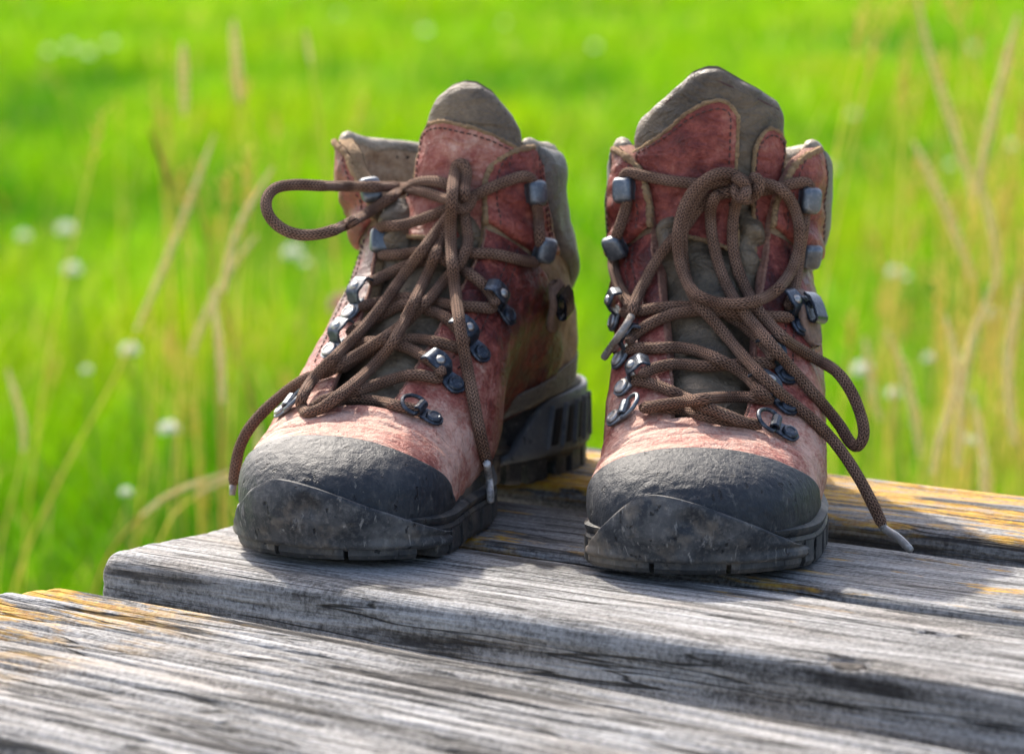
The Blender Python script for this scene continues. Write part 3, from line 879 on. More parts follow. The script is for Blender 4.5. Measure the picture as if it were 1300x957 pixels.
def build_tongue(bt):
    rows = np.array(bt.tongue)         # t, xc, yc, zc, hw, curv
    ch = [pchip(rows[:, 0], rows[:, c]) for c in range(1, 6)]
    topo = bt.tongue_top               # u -> dz at top
    def pt(u, t):
        u, t = np.broadcast_arrays(np.asarray(u, float), np.asarray(t, float))
        xc, yc, zc, hw, cv = [c(t) for c in ch]
        e = 0.01
        dy = ch[1](np.minimum(t + e, 1)) - ch[1](np.maximum(t - e, 0)); dz = ch[2](np.minimum(t + e, 1)) - ch[2](np.maximum(t - e, 0))
        l = np.sqrt(dy ** 2 + dz ** 2) + 1e-9
        ny, nz = -dz / l, dy / l
        drop = cv * np.abs(u) ** 2.2
        w_ = sstep(.62, 1, t)
        return np.stack([xc + hw * u, yc - ny * drop, zc - nz * drop + topo(u) * w_], -1)
    def nr(u, t):
        a = pt(u, np.minimum(t + .01, 1)) - pt(u, np.maximum(t - .01, 0)); b = pt(u + .02, t) - pt(u - .02, t)
        nn_ = np.cross(b, a); return nn_ / (np.linalg.norm(nn_, axis=-1)[..., None] + 1e-12)
    U, T = np.meshgrid(np.linspace(-1, 1, 56), np.linspace(0, 1, 90), indexing='ij')
    Pt, Nn = pt(U, T), nr(U, T)
    # padded thickness, closed at the top and sides
    thick = (0.0022 + 0.0052 * sstep(.6, .8, T)) * np.sqrt(np.maximum(0, 1 - np.maximum(0, (np.abs(U) - .8) / .2) ** 2 * .9)) * np.sqrt(np.maximum(.02, 1 - np.maximum(0, (T - .94) / .06) ** 2))
    wv = bt.tongue_wr
    cre = wv * vnoise(Pt * np.array([0.9, 1.3, 2.2]), 65, bt.seed * 2.0).reshape(T.shape) * (1.2 - .75 * sstep(.55, .7, T)) \
        + wv * .5 * vnoise(Pt * np.array([0.6, 1, 3.0]), 150, bt.seed * 3.0).reshape(T.shape) * (1 - sstep(.55, .75, T))
    F = Pt + Nn * (thick + cre)[..., None]; Bk = Pt - Nn * thick[..., None]
    nU, nT = U.shape
    V = np.vstack([F.reshape(-1, 3), Bk.reshape(-1, 3)])
    f = [q[::-1] for q in grid_faces(nU, nT)] + grid_faces(nU, nT, base=nU * nT)
    off = nU * nT
    def edge(idx):
        for a, b in zip(idx[:-1], idx[1:]): f.append((a, b, b + off, a + off))
    edge([i * nT + nT - 1 for i in range(nU)]); edge([j for j in range(nT)][::1]); edge([(nU - 1) * nT + j for j in range(nT)][::-1])
    bt.geo.append((V, f))
    tg = obj('tongue', V, f, M['tongue_' + bt.tag], bt.root)
    # piping seam along the top edge
    top = pt(np.linspace(-.86, .86, 60), np.full(60, .955)) + nr(np.linspace(-.86, .86, 60), np.full(60, .955)) * .0062
    bead(bt, 'seam', top, .0007, M['thread'], tg, .2)
    for (uf0, uf1, tf0, tf1, mname) in bt.tongue_panels:
        A, B = np.meshgrid(eb(36), eb(40), indexing='ij')
        Uu = uf0 + (uf1 - uf0) * A
        Tt = tf0(Uu) + (tf1(Uu) - tf0(Uu)) * B
        P0, N0 = pt(Uu, Tt), nr(Uu, Tt)
        h, z = round_h(P0, .0016, .0016, (1, 1, 1, 1))
        base = (0.0022 + 0.0052 * sstep(.6, .8, Tt)) * np.sqrt(np.maximum(0, 1 - np.maximum(0, (np.abs(Uu) - .8) / .2) ** 2 * .9)) 
        wn = vnoise(P0 * np.array([1.2, 1, 1.0]), 120, 4.0 + bt.seed).reshape(Tt.shape)
        low = 1 - sstep(.62, .74, Tt)
        h = h + base + .0022 * low + .0004 + .0009 * wn * np.clip(z / .004, .1, 1) * (1 + 1.0 * low)
        h = h - np.where(z < 1e-9, .0012, 0)
        Q = P0 + N0 * h[..., None]
        fq = [q[::-1] for q in grid_faces(*Tt.shape)]
        bt.geo.append((Q.reshape(-1, 3), fq))
        po = obj('tongue_panel', Q.reshape(-1, 3), fq, M[mname], tg)
        loop = np.vstack([Q[1, 1:-1], Q[1:-1, -2], Q[-2, 1:-1][::-1], Q[1:-1, 1][::-1], Q[1:2, 1]])
        bead(bt, 'raw_edge', loop, .0012, M['suede'], po, .4)
        ins = np.vstack([Q[5, 6:-5], Q[5:-5, -6], Q[-6, 6:-5][::-1]])
        stitches(bt, 'stitching', [ins + np.vstack([N0[5, 6:-5], N0[5:-5, -6], N0[-6, 6:-5][::-1]]) * .0003], po)
    bt.tpt, bt.tnr = pt, nr

M['lining'] = None
def lining_mat():
    n = NT('tan_perforated_lining')
    a = n.math('ADD', n.rng(n.noise(50, 4, 0.6), 0.3, 0.7, 0, 0.7), n.rng(n.noise(400, 3, 0.7), 0.3, 0.7, 0, 0.3))
    col = n.ramp(a, [(0.1, (0.22, 0.13, 0.07)), (0.9, (0.56, 0.43, 0.28))])
    d = n.voro(165, 'F1', n.mapv(n.oc(), (0.4, 1, 1)), 0.15)
    hole = n.rng(d, 0.13, 0.17, 1, 0)
    col = n.mix(hole, col, (0.02, 0.014, 0.01))
    b = n.bump(n.noise(70, 5, 0.6), 0.004, 0.7)
    b = n.bump(n.math('SUBTRACT', 0.0, hole), 0.0008, 0.8, b)
    return n.fin(col, 0.55, b)
M['lining'] = lining_mat()
M['rim'] = leather_plain('pale_worn_rim', (0.10, 0.075, 0.045), (0.42, 0.34, 0.24), 0.6)
M['padc'] = leather_plain('grey_collar_leather', (0.055, 0.05, 0.042), (0.17, 0.155, 0.13), 0.62, 60, .7)
M['edge_red'] = leather_plain('raw_red_edge', (0.22, 0.075, 0.05), (0.42, 0.22, 0.14), 0.85, 400, 1)
M['rand'] = leather_plain('ribbed_rand', (0.085, 0.075, 0.06), (0.22, 0.20, 0.165), 0.8)
M['tongue_right'] = leather_plain('dark_tongue_leather', (0.032, 0.022, 0.012), (0.15, 0.108, 0.064), 0.55, 70, 1.0)
M['tongue_left'] = leather_plain('grey_tongue_leather', (0.055, 0.037, 0.021), (0.20, 0.145, 0.088), 0.6, 70, .9)
_v = NT('slot_shade_black'); M['slot_shade'] = _v.fin((0.008, 0.008, 0.008), 0.9)

cap_r = pchip([-.8, -.62, -.45, -.3, -.15, 0, .15, .3, .45, .62, .8], [4.6, 4.4, 4.0, 3.7, 3.5, 3.45, 3.5, 3.75, 4.4, 5.2, 5.6])
cap_l = pchip([-.8, -.62, -.45, -.3, -.15, 0, .15, .3, .45, .62, .8], [4.9, 4.6, 4.1, 3.7, 3.5, 3.4, 3.4, 3.6, 4.2, 4.9, 5.2])

TR = dict(tag='right', seed=1.0, label='dark oxblood hiking boot facing the camera with its laces knotted in a round loop',
    loc=(0.0850, -0.033, -0.0012), yaw=4.2, pitch=1.5, med=-1.0, lean=0.0, flare=(0.001, 0.005), cap=cap_r, bump=(.056, .066), peak=-.016,
    tongue=[(0, 0, .062, .048, .028, .012), (.18, 0, .092, .066, .032, .017), (.34, 0, .124, .090, .034, .021), (.48, 0, .152, .116, .034, .022),
            (.6, -.001, .168, .140, .034, .020), (.72, -.002, .173, .165, .0335, .016), (.86, -.002, .176, .190, .034, .017), (1, -.001, .178, .212, .033, .018)],
    tongue_top=lambda u: np.interp(u, [-1, -.8, -.25, -.05, .1, .6, .9, 1], [-.019, -.015, .003, .0055, .0055, -.004, -.010, -.018]),
    tongue_wr=.0024,
    tongue_panels=[(-.94, .34, pchip([-1, -.8, -.5, -.1, .4, 1], [.68, .62, .585, .56, .53, .5]), pchip([-1, -.6, .0, .2, .37], [.83, .845, .895, .905, .865]), 'red_tongue'),
                   (.55, .93, pchip([.5, .95], [.53, .53]), pchip([.5, .62, .75, .86, .95], [.74, .84, .875, .87, .82]), 'red_tongue')])
TL = dict(tag='left', seed=2.0, label='faded reddish hiking boot turned to the left with a long lace loop sticking out sideways',
    loc=(-0.0975, 0.007, -0.0012), yaw=21.0, pitch=1.5, med=1.0, lean=-0.005, flare=(0.012, -0.002), cap=cap_l, bump=(.060, .078), peak=-.014,
    tongue=[(0, 0, .062, .048, .028, .012), (.18, 0, .092, .066, .032, .017), (.34, 0, .124, .090, .034, .021), (.48, .001, .152, .116, .034, .022),
            (.6, .005, .170, .140, .029, .018), (.72, .0095, .179, .162, .0235, .012), (.86, .0115, .184, .184, .0225, .011), (1, .0115, .188, .205, .0215, .011)],
    tongue_top=lambda u: np.interp(u, [-1, -.85, -.6, -.3, -.05, .2, .5, .8, 1], [-.024, -.013, -.003, .002, .0035, .003, -.001, -.010, -.02]),
    tongue_wr=.0020,
    tongue_panels=[(-.92, .92, pchip([-1, -.5, .1, .6, 1], [.58, .555, .545, .565, .59]), pchip([-1, -.5, .1, .6, 1], [.905, .885, .855, .85, .868]), 'red_tongue_pale')])

BOOTS = {}
for cfg in (TL, TR):
    BOOTS[cfg['tag']] = build_boot(cfg)
#MARK_HW

# ------------------------------------------------------------------ hardware
def frame_at(bt, px, py, px2, py2, off=0.0, face=0.0):
    """boot-local frame on the surface seen at a pixel; x axis points to where the second pixel lands"""
    inv = bt.mat.inverted()
    o = inv @ Vector(CAM)
    def cast(a, b):
        d = (inv.to_3x3() @ Vector(ray(a, b))).normalized()
        best = bt.bvh.ray_cast(o, d)
        if best[0] is None:
            best = bt.bvh.find_nearest(o + d * 1.62)
            return best[0], best[1]
        n_ = best[1]
        if n_.dot(d) > 0: n_ = -n_
        return best[0], n_
    p, n1 = cast(px, py); p2, n2 = cast(px2, py2)
    # smooth normal from the neighbourhood
    acc = Vector((0, 0, 0))
    for dx, dy in ((0, 0), (5, 0), (-5, 0), (0, 5), (0, -5)):
        acc += cast(px + dx, py + dy)[1]
    n_ = (acc.normalized() + (o - p).normalized() * face).normalized()
    x = (p2 - p); x = (x - n_ * x.dot(n_)).normalized()
    y = n_.cross(x)
    L = (p2 - p).length
    m = Matrix(((x.x, y.x, n_.x, p.x), (x.y, y.y, n_.y, p.y), (x.z, y.z, n_.z, p.z), (0, 0, 0, 1)))
    return m @ Matrix.Translation((0, 0, off)), min(max(L, .009), .020)

def strip(prof, wid, th, rnd=True):
    """bent sheet: prof (x,z) polyline, wid half width per point, th thickness"""
    prof = np.asarray(prof, float); n = len(prof)
    T = np.gradient(prof, axis=0); T /= np.linalg.norm(T, axis=1)[:, None]
    Nn = np.stack([-T[:, 1], T[:, 0]], 1)
    wid = np.broadcast_to(wid, (n,))
    V = []
    for i in range(n):
        w_ = wid[i]
        for (yy, hh) in ((-1, .25), (-.9, .5), (.9, .5), (1, .25), (1, -.25), (.9, -.5), (-.9, -.5), (-1, -.25)):
            p = prof[i] + Nn[i] * hh * th
            V.append((p[0], yy * w_, p[1]))
    f = grid_faces(n, 8, closed_v=True)
    f += [tuple(range(8))[::-1], tuple((n - 1) * 8 + j for j in range(8))]
    return np.array(V), [q[::-1] for q in f]

def lathe(prof, ns=20, c=(0, 0, 0), sx=1.0):
    V, f = [], []
    for r, z in prof:
        for j in range(ns):
            a = 2 * math.pi * j / ns
            V.append((c[0] + r * math.cos(a) * sx, c[1] + r * math.sin(a), c[2] + z))
    f = grid_faces(len(prof), ns, closed_v=True)
    f.append(tuple((len(prof) - 1) * ns + j for j in range(ns)))
    return np.array(V), f

def put(o, m): o.matrix_local = m; return o

def crisp(o, deg=32):
    o.data.set_sharp_from_angle(angle=R(deg)); return o

def geo_add(bt, o_v, f, m):
    v = np.array([tuple(m @ Vector(p)) for p in o_v])
    bt.hwg.append(BVHTree.FromPolygons([Vector(p) for p in v], f))

def roller(bt, disc, ball, mplate, mriv):
    m, L = frame_at(bt, *disc, *ball, off=.0004)
    e = empty('eyelet_pulley'); e.parent = bt.root; e.matrix_local = m
    bpy.data.objects.remove(e)
    # plate: a stadium under the rivet narrowing to the bridge
    xs = np.linspace(-.0052, L * .62, 14)
    wd = np.where(xs < 0, np.sqrt(np.maximum(.0052 ** 2 - xs ** 2, 1e-7)), .0052 - .0012 * sstep(0, L * .5, xs))
    v, f = strip(np.c_[xs, np.full(14, .0011)], wd, .0016)
    pl = crisp(put(obj('eyelet', v, f, mplate, bt.root), m))
    h = .0058
    a = np.linspace(0, 1, 17)
    bxp = L * .40 + (L * .95) * a
    bz = .0015 + h * np.interp(a, [0, .06, .16, .26, .5, .78, .88, .96, 1], [0, .45, .85, .98, 1.0, .98, .85, .5, .25])
    wd2 = .0046 - .0006 * np.cos(2 * np.pi * a)
    v, f = strip(np.c_[bxp, bz], wd2, .0014)
    br = crisp(obj('bridge', v, f, M['gun'], pl))
    geo_add(bt, v, f, m)
    v, f = lathe([(.0040, .0016), (.0041, .0026), (.0036, .0032), (.0026, .0034), (.0022, .0030), (.0, .0030)], 18)
    crisp(obj('rivet', v, f, mriv[0], pl))
    v, f = lathe([(.0025, 0), (.0024, .0009), (.0016, .0016), (.0006, .0019), (.0, .0019)], 14, (L * .82, 0, .0015 + h))
    obj('ball_stud', v, f, mriv[1], pl)
    return m, L

def hook(bt, at, to, mt):
    m, L = frame_at(bt, *at, *to, off=.0004, face=0.55)
    # a pillow-shaped open hook: domed plate curling over a short post; x runs away from the throat
    ns, nr_ = 28, 9
    V = [(0.0, 0.0, .0074)]
    for i in range(1, nr_ + 1):
        q = i / nr_
        for j in range(ns):
            t = 2 * math.pi * j / ns; c_, s_ = math.cos(t), math.sin(t); e = 2 / 4.2
            ex = .0056 * math.copysign(abs(c_) ** e, c_); ey = .0066 * math.copysign(abs(s_) ** e, s_)
            V.append((ex * q + .0004, ey * q, .0074 - .0010 * q ** 2 - .0026 * max(0, (q - .72) / .28) ** 2))
    f = [(0, 1 + j, 1 + (j + 1) % ns) for j in range(ns)]
    for i in range(nr_ - 1):
        for j in range(ns):
            a_, b_ = 1 + i * ns + j, 1 + i * ns + (j + 1) % ns
            f.append((a_, a_ + ns, b_ + ns, b_))
    f.append(tuple(1 + (nr_ - 1) * ns + j for j in range(ns))[::-1])
    pv, pf = strip([(-.0042, .0004), (-.0044, .0024), (-.0040, .0046)], .0048, .0012)
    k_ = len(V)
    v = np.vstack([np.array(V), pv]); f = f + [tuple(i + k_ for i in q) for q in pf]
    o = put(obj('lace_hook', v, f, mt, bt.root), m)
    geo_add(bt, v, f, m)
    v, f = lathe([(.0020, .0008), (.0019, .0018), (.0, .0021)], 12, (.0015, 0, 0))
    obj('rivet', v, f, M['steel'], o)
    return o

def dring(bt, rivet, ring, mt, mr):
    m, L = frame_at(bt, *rivet, *ring, off=.0004)
    xs = np.linspace(-.0050, L * .55, 12)
    wd = np.where(xs < 0, np.sqrt(np.maximum(.0050 ** 2 - xs ** 2, 1e-7)), .0050 - .0008 * sstep(0, L * .5, xs))
    a = np.linspace(0, 2 * np.pi * .75, 9)
    curl = [(L * .60 + .0019 * math.sin(t), .0011 + .0019 * (1 - math.cos(t))) for t in a]
    v, f = strip(np.vstack([np.c_[xs, np.full(12, .0011)], curl]), np.r_[wd, np.full(9, .0043)], .0013)
    o = crisp(put(obj('eyelet', v, f, mt, bt.root), m))
    v, f = lathe([(.0039, .0014), (.0040, .0026), (.0034, .0033), (.0024, .0035), (.002, .0031), (.0, .0031)], 18)
    crisp(obj('rivet', v, f, mr, o))
    rx = L * .62
    P_ = [(rx, -.0062, .0026), (rx, .0062, .0026), (rx + .0028, .0070, .003), (rx + .0068, .0052, .0034), (rx + .0090, .0, .0036), (rx + .0068, -.0052, .0034), (rx + .0028, -.0070, .003), (rx, -.0062, .0026)]
    P_ = catmull(np.array(P_), 8)
    v, f, _ = tube(P_, .00105, 8)
    obj('ring', v, f, mt, o)
    geo_add(bt, v, f, m)
    return m, L

def tab(bt, at, to, side, clip=True):
    """leather ankle tab with a black speed clip standing off the side"""
    m, L = frame_at(bt, *at, *to, off=.0)
    xs = np.linspace(-.013, .016, 20)
    wd = .0078 * np.sqrt(np.maximum(0.02, 1 - (np.abs((xs - .0015) / .0148)) ** 3.0))
    zz = .0022 + .0030 * np.exp(-((xs + .004) / .009) ** 2)
    v, f = strip(np.c_[xs, zz], wd, .0036)
    o = put(obj('ankle_tab', v, f, M['tab'], bt.root), m)
    a = np.linspace(0, math.pi * 1.1, 8)
    prof = [(-.0085, .0062), (-.002, .0068), (.003, .0066)] + [(.0036 + .0022 * math.sin(t), .0088 - .0022 * math.cos(t)) for t in a[1:]] + [(-.0020, .0112), (-.0062, .0108), (-.0092, .0088)]
    v, f = strip(prof, .0052, .0016)
    c = crisp(obj('clip', v, f, M['black_clip'], o))
    v, f = lathe([(.0024, .0064), (.0023, .0078), (.0, .0082)], 12, (-.004, 0, 0))
    obj('rivet', v, f, M['gun'], c)

M['tab'] = leather_plain('brown_tab_leather', (0.07, 0.035, 0.024), (0.27, 0.165, 0.11), 0.75)
M['black_clip'] = metal('black_enamel', (0.012, 0.014, 0.018), 0.18, 0.3, (0.06, 0.065, 0.07))

HWARE = {
 'left': dict(
    hooks=[((675, 246), (690, 246)), ((687, 316), (703, 317)), ((470, 244), (462, 245)), ((484, 308), (474, 308))],
    rollers=[((643, 402), (616, 376)), ((609, 450), (577, 424)), ((577, 490), (547, 467)), ((446, 400), (466, 372)), ((421, 448), (442, 424))],
    rings=[((549, 534), (518, 520)), ((361, 524), (384, 515))], tabs=[((697, 384), (694, 412), 1)]),
 'right': dict(
    hooks=[((797, 242), (788, 243)), ((785, 310), (777, 311)), ((1023, 254), (1038, 255)), ((1025, 322), (1040, 322))],
    rollers=[((783, 409), (798, 383)), ((789, 459), (812, 431)), ((793, 494), (823, 474)), ((1013, 417), (993, 386)), ((998, 479), (970, 450)), ((998, 520), (962, 494))],
    rings=[((783, 533), (812, 522)), ((1000, 553), (966, 541))], tabs=[((767, 392), (767, 420), -1), ((1043, 388), (1044, 418), 1)]),
}
MINV = {}
for side, hw in HWARE.items():
    bt = BOOTS[side]; bt.small = []; bt.hwg = []; bt.usehw = False; bt.inv = bt.mat.inverted()
    for i, (a, b) in enumerate(hw['hooks']): hook(bt, a, b, M['hook'])
    for i, (a, b) in enumerate(hw['rollers']):
        lit = side == 'right' and i < 3 or side == 'left' and i >= 3  # light put into the colour: paler metal on lit rollers, dark on shaded
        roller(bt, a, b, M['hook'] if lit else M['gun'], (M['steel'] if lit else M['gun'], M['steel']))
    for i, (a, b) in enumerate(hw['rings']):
        lit = side == 'right' and i == 0 or side == 'left' and i == 1  # rings too carry their light and shade in the choice of metal
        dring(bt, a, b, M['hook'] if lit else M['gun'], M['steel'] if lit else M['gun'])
    for a, b, s_ in hw['tabs']: tab(bt, a, b, s_)

# ------------------------------------------------------------------ laces
LR = 0.0027
def surf_depth(bt, px, py):
    o = bt.inv @ Vector(CAM); rw = Vector(ray(px, py)); d = (bt.inv.to_3x3() @ rw); l = d.length; d = d / l
    best = None
    for tr in [bt.bvh] + bt.small + (bt.hwg if bt.usehw else []):
        h = tr.ray_cast(o, d)
        if h[0] is not None and h[3] < 3 and (best is None or h[3] < best): best = h[3]
    return None if best is None else best / l

def lace(bt, pts, lift=0.0, rad=LR, stiff=14, under=False, flat=0.86):
    """drape a lace over everything built so far along the seen course; a third value pins the depth"""
    W = np.array([(p[0], p[1]) for p in pts], float)
    C = catmull(W, 14)
    pin = {}
    for i, p in enumerate(pts):
        if len(p) > 2: pin[min(i * 14, len(C) - 1)] = p[2]
    tgt = np.full(len(C), np.nan); cl = np.full(len(C), np.inf)
    # look around the course so the lace clears what lies under its whole width
    T_ = np.gradient(C, axis=0); T_ /= np.linalg.norm(T_, axis=1)[:, None] + 1e-9
    for i, (x, y) in enumerate(C):
        ds = []
        for k in (-5, 0, 5):
            d = surf_depth(bt, x - T_[i][1] * k, y + T_[i][0] * k)
            if d is not None: ds.append(d)
        if ds:
            d = min(ds) if not under else sorted(ds)[len(ds) // 2]
            tgt[i] = d - rad * .95 - lift; cl[i] = tgt[i]
    for i, d in pin.items(): tgt[i] = d; cl[i] = min(cl[i], d + .0005) if not under else d
    idx = np.arange(len(C)); ok = ~np.isnan(tgt)
    if len(pin) >= 2:
        ks = sorted(pin)
        for a, b in zip(ks[:-1], ks[1:]):
            seg = np.isnan(tgt[a:b + 1])
            if seg.any():
                li = np.linspace(tgt[a], tgt[b], b - a + 1)
                t2 = tgt[a:b + 1]; t2[seg] = li[seg]; tgt[a:b + 1] = t2
        ok = ~np.isnan(tgt)
    tgt = np.interp(idx, idx[ok], tgt[ok])
    d = tgt.copy()
    for _ in range(stiff):
        d = smooth1(d, 4)
        if not under: d = np.minimum(d, cl)
        for i, v in pin.items(): d[i] = v
    d = smooth1(d, 3)
    Pw = np.array([at_d(x, y, q) for (x, y), q in zip(C, d)])
    Pw = resample(Pw, .0011)
    for k in range(3): Pw[:, k] = smooth1(Pw[:, k], 3)
    Pl = np.array([tuple(bt.inv @ Vector(p)) for p in Pw])
    return Pl

def add_lace(bt, Pl, rad=LR, parent=None, name='lace', flat=0.8):
    r = rad * (1 + .05 * vnoise(Pl, 120, 2.0))
    e_ = np.minimum(np.arange(len(Pl)), np.arange(len(Pl))[::-1]); r = r * np.clip(.55 + .15 * e_, 0, 1)
    view = np.array([tuple((bt.inv.to_3x3() @ Vector(CAM)).normalized())] * len(Pl))
    v, f, uv = tube(Pl, r * 1.04, 14, flat, nrm_hint=view)
    bt.small.append(BVHTree.FromPolygons([Vector(p) for p in v], f))
    return obj(name, v, f, M['lace'], parent or bt.root, uv)

def aglet(bt, Pl, start, parent, rad=.0021, mat=None):
    v, f, uv = tube(Pl, np.r_[rad * 1.05, np.full(len(Pl) - 2, rad), rad * .8], 12)
    return obj('aglet', v, f, mat or M['aglet'], parent)

L_ = BOOTS['left']; R_ = BOOTS['right']
# --- right-hand boot, rows first
for p in ([(812, 519), (824, 516), (850, 518), (880, 524), (915, 532), (950, 537), (968, 541)],
          [(800, 482), (815, 484), (836, 490), (858, 499), (885, 512), (925, 528), (950, 538)],
          [(982, 509), (968, 506), (950, 504), (905, 505), (868, 510), (828, 516), (816, 521)],
          [(812, 476), (834, 466), (858, 462), (895, 465), (930, 463), (966, 460), (984, 464)],
          [(794, 446), (806, 442), (828, 442), (860, 441), (890, 447), (920, 460), (948, 478), (966, 498), (978, 506)],
          [(788, 396), (804, 396), (835, 391), (870, 389), (905, 393), (940, 410), (972, 440), (984, 456)],
          [(797, 434), (806, 424), (820, 414), (845, 402), (870, 396), (905, 394), (945, 400), (990, 402), (1006, 404)]):
    add_lace(R_, lace(R_, p))
add_lace(R_, lace(R_, [(800, 388), (790, 372), (781, 350), (778, 326), (784, 296), (795, 262), (797, 244)]))
add_lace(R_, lace(R_, [(1000, 392), (1008, 370), (1014, 330), (1020, 290), (1022, 268), (1023, 254)]))
add_lace(R_, lace(R_, [(790, 236), (794, 220), (820, 224), (852, 230), (882, 233), (915, 236), (944, 240)]))
add_lace(R_, lace(R_, [(1030, 246), (1026, 233), (1008, 233), (990, 238), (966, 242), (944, 242)]))
R_.usehw = True
# strands hanging from the knot
s1 = lace(R_, [(940, 243), (926, 244), (904, 251), (884, 268), (870, 288), (852, 306), (834, 330), (816, 362), (804, 388), (801, 402)])
o1 = add_lace(R_, s1)
d_ = surf_depth(R_, 801, 402)
ag = lace(R_, [(803, 399), (798, 408), (782, 432), (766, 455)], .001)
aglet(R_, ag[1:], None, o1, .0019)
t3 = lace(R_, [(912, 244), (903, 262), (902, 280), (906, 310), (916, 346), (930, 376), (946, 398), (976, 434), (1012, 476), (1044, 512), (1066, 540), (1080, 562, 1.585), (1088, 567, 1.58), (1096, 556, 1.578),
                 (1096, 540, 1.58), (1082, 500, 1.585), (1062, 472, 1.59), (1030, 452), (996, 430), (966, 398), (950, 372), (936, 340), (930, 306), (932, 270), (938, 246)])
add_lace(R_, t3)
tipd = (0.0030 - CAM[2]) / ray(1157, 699)[2]
s2 = lace(R_, [(930, 228), (900, 234), (882, 256), (869, 284), (866, 318), (872, 356), (887, 386), (910, 412), (940, 448), (970, 480), (1000, 507), (1030, 531), (1055, 556, 1.572), (1072, 578, 1.57), (1090, 606, 1.567), (1107, 638, 1.566), (1122, 670, 1.567)])
o2 = add_lace(R_, s2)
e2 = s2[-1]; dv = s2[-1] - s2[-6]
tip = np.array(tuple(R_.inv @ Vector(at_d(1157, 699, tipd))))
aglet(R_, catmull(np.array([e2 - dv * .3, e2, (e2 + tip) / 2 + np.array([0, 0, .001]), tip]), 5), None, o2, .0019)
ringp = lace(R_, [(952, 236), (932, 222), (914, 220), (896, 228), (876, 248), (864, 276), (860, 310), (867, 346), (880, 370), (902, 382), (930, 386), (960, 382), (984, 370), (1002, 348), (1013, 320), (1015, 292), (1009, 266), (997, 246), (980, 235), (960, 233), (948, 238)], .0012)
add_lace(R_, ringp)
for p in ([(952, 222), (964, 230), (962, 243), (952, 252), (940, 252), (934, 243), (937, 232)], [(930, 226), (941, 229), (947, 240), (944, 252), (936, 256)]):
    add_lace(R_, lace(R_, p, .0005))

# --- left-hand boot
for p in ([(534, 524), (518, 518), (500, 514), (480, 510), (444, 507), (425, 510), (394, 516)],
          [(562, 482), (552, 480), (540, 477), (520, 476), (490, 484), (460, 494), (430, 502), (400, 512)],
          [(594, 444), (580, 441), (558, 435), (535, 431), (510, 432), (490, 440), (462, 450), (430, 470)],
          [(564, 476), (552, 462), (530, 448), (512, 440), (495, 436), (470, 434), (444, 440)],
          [(456, 390), (480, 384), (500, 379), (520, 378), (545, 382), (572, 387), (606, 390), (630, 392)],
          [(440, 424), (458, 414), (478, 404), (500, 391), (520, 386), (545, 394), (566, 403), (582, 420), (594, 436)],
          [(470, 360), (476, 356), (500, 344), (525, 334), (560, 327), (596, 322), (630, 323), (660, 330), (684, 334)],
          [(480, 324), (486, 324), (510, 323), (534, 320), (560, 328), (590, 344), (612, 360), (624, 374), (632, 388)]):
    add_lace(L_, lace(L_, p))
add_lace(L_, lace(L_, [(676, 250), (682, 264), (684, 284), (685, 300), (687, 316)]))
add_lace(L_, lace(L_, [(680, 232), (668, 224), (644, 230), (620, 240), (598, 251), (584, 258)], .001))
add_lace(L_, lace(L_, [(480, 292), (485, 288), (510, 286), (536, 278), (562, 268), (580, 260)], .001))
L_.usehw = True
b2 = lace(L_, [(588, 262), (591, 280), (594, 308), (586, 330), (566, 354), (550, 374), (532, 392), (514, 410), (490, 427), (464, 444), (436, 460), (416, 472), (392, 479), (370, 492), (350, 508), (333, 524), (317, 543), (305, 566), (299, 592), (296, 618)], .0006)
ob2 = add_lace(L_, b2)
dv = b2[-1] - b2[-6]; dv /= np.linalg.norm(dv)
aglet(L_, np.array([b2[-1] - dv * .001, b2[-1] + dv * .0015, b2[-1] + dv * .004]), None, ob2, .0018, M['aglet'])
add_lace(L_, lace(L_, [(580, 262), (563, 282), (536, 318), (512, 350), (492, 378), (472, 404), (450, 428), (426, 452), (404, 473), (389, 494), (382, 511), (388, 523), (406, 519), (430, 502), (460, 478), (480, 458), (500, 432), (516, 402), (532, 370), (546, 340), (556, 314), (566, 292), (578, 268)], .0006))
add_lace(L_, lace(L_, [(584, 256), (564, 252), (536, 243), (510, 238), (460, 237), (410, 236, 1.625), (370, 235, 1.618), (348, 240, 1.612), (338, 254, 1.607), (340, 271, 1.603), (353, 287, 1.601), (374, 297, 1.600), (400, 298, 1.60), (424, 292, 1.602), (448, 281, 1.605), (474, 266), (500, 248), (520, 236), (541, 230), (564, 233), (582, 246)], .0006))
# knot wrap, then the standing loop whose long end falls over the toe side
add_lace(L_, lace(L_, [(600, 244), (597, 258), (588, 266), (578, 262), (574, 250), (580, 242)], .0006))
vl = lace(L_, [(589, 256), (590, 236), (592, 218), (588, 208), (581, 209), (577, 222), (574, 250), (572, 282), (573, 320), (577, 360), (582, 400), (588, 440), (596, 482), (604, 522), (611, 556), (619, 592)], .0008)
ovl = add_lace(L_, vl, LR * 1.06)
pa = NT('worn_white_aglet'); M['aglet_pale'] = pa.fin(pa.ramp(pa.noise(400, 4), [(.35, (.22, .20, .18)), (.65, (.62, .60, .57))]), .35)
aglet(L_, lace(L_, [(618, 588), (620, 602), (622, 619), (623, 637)], .0008, .0018), None, ovl, .0018, M['aglet_pale'])

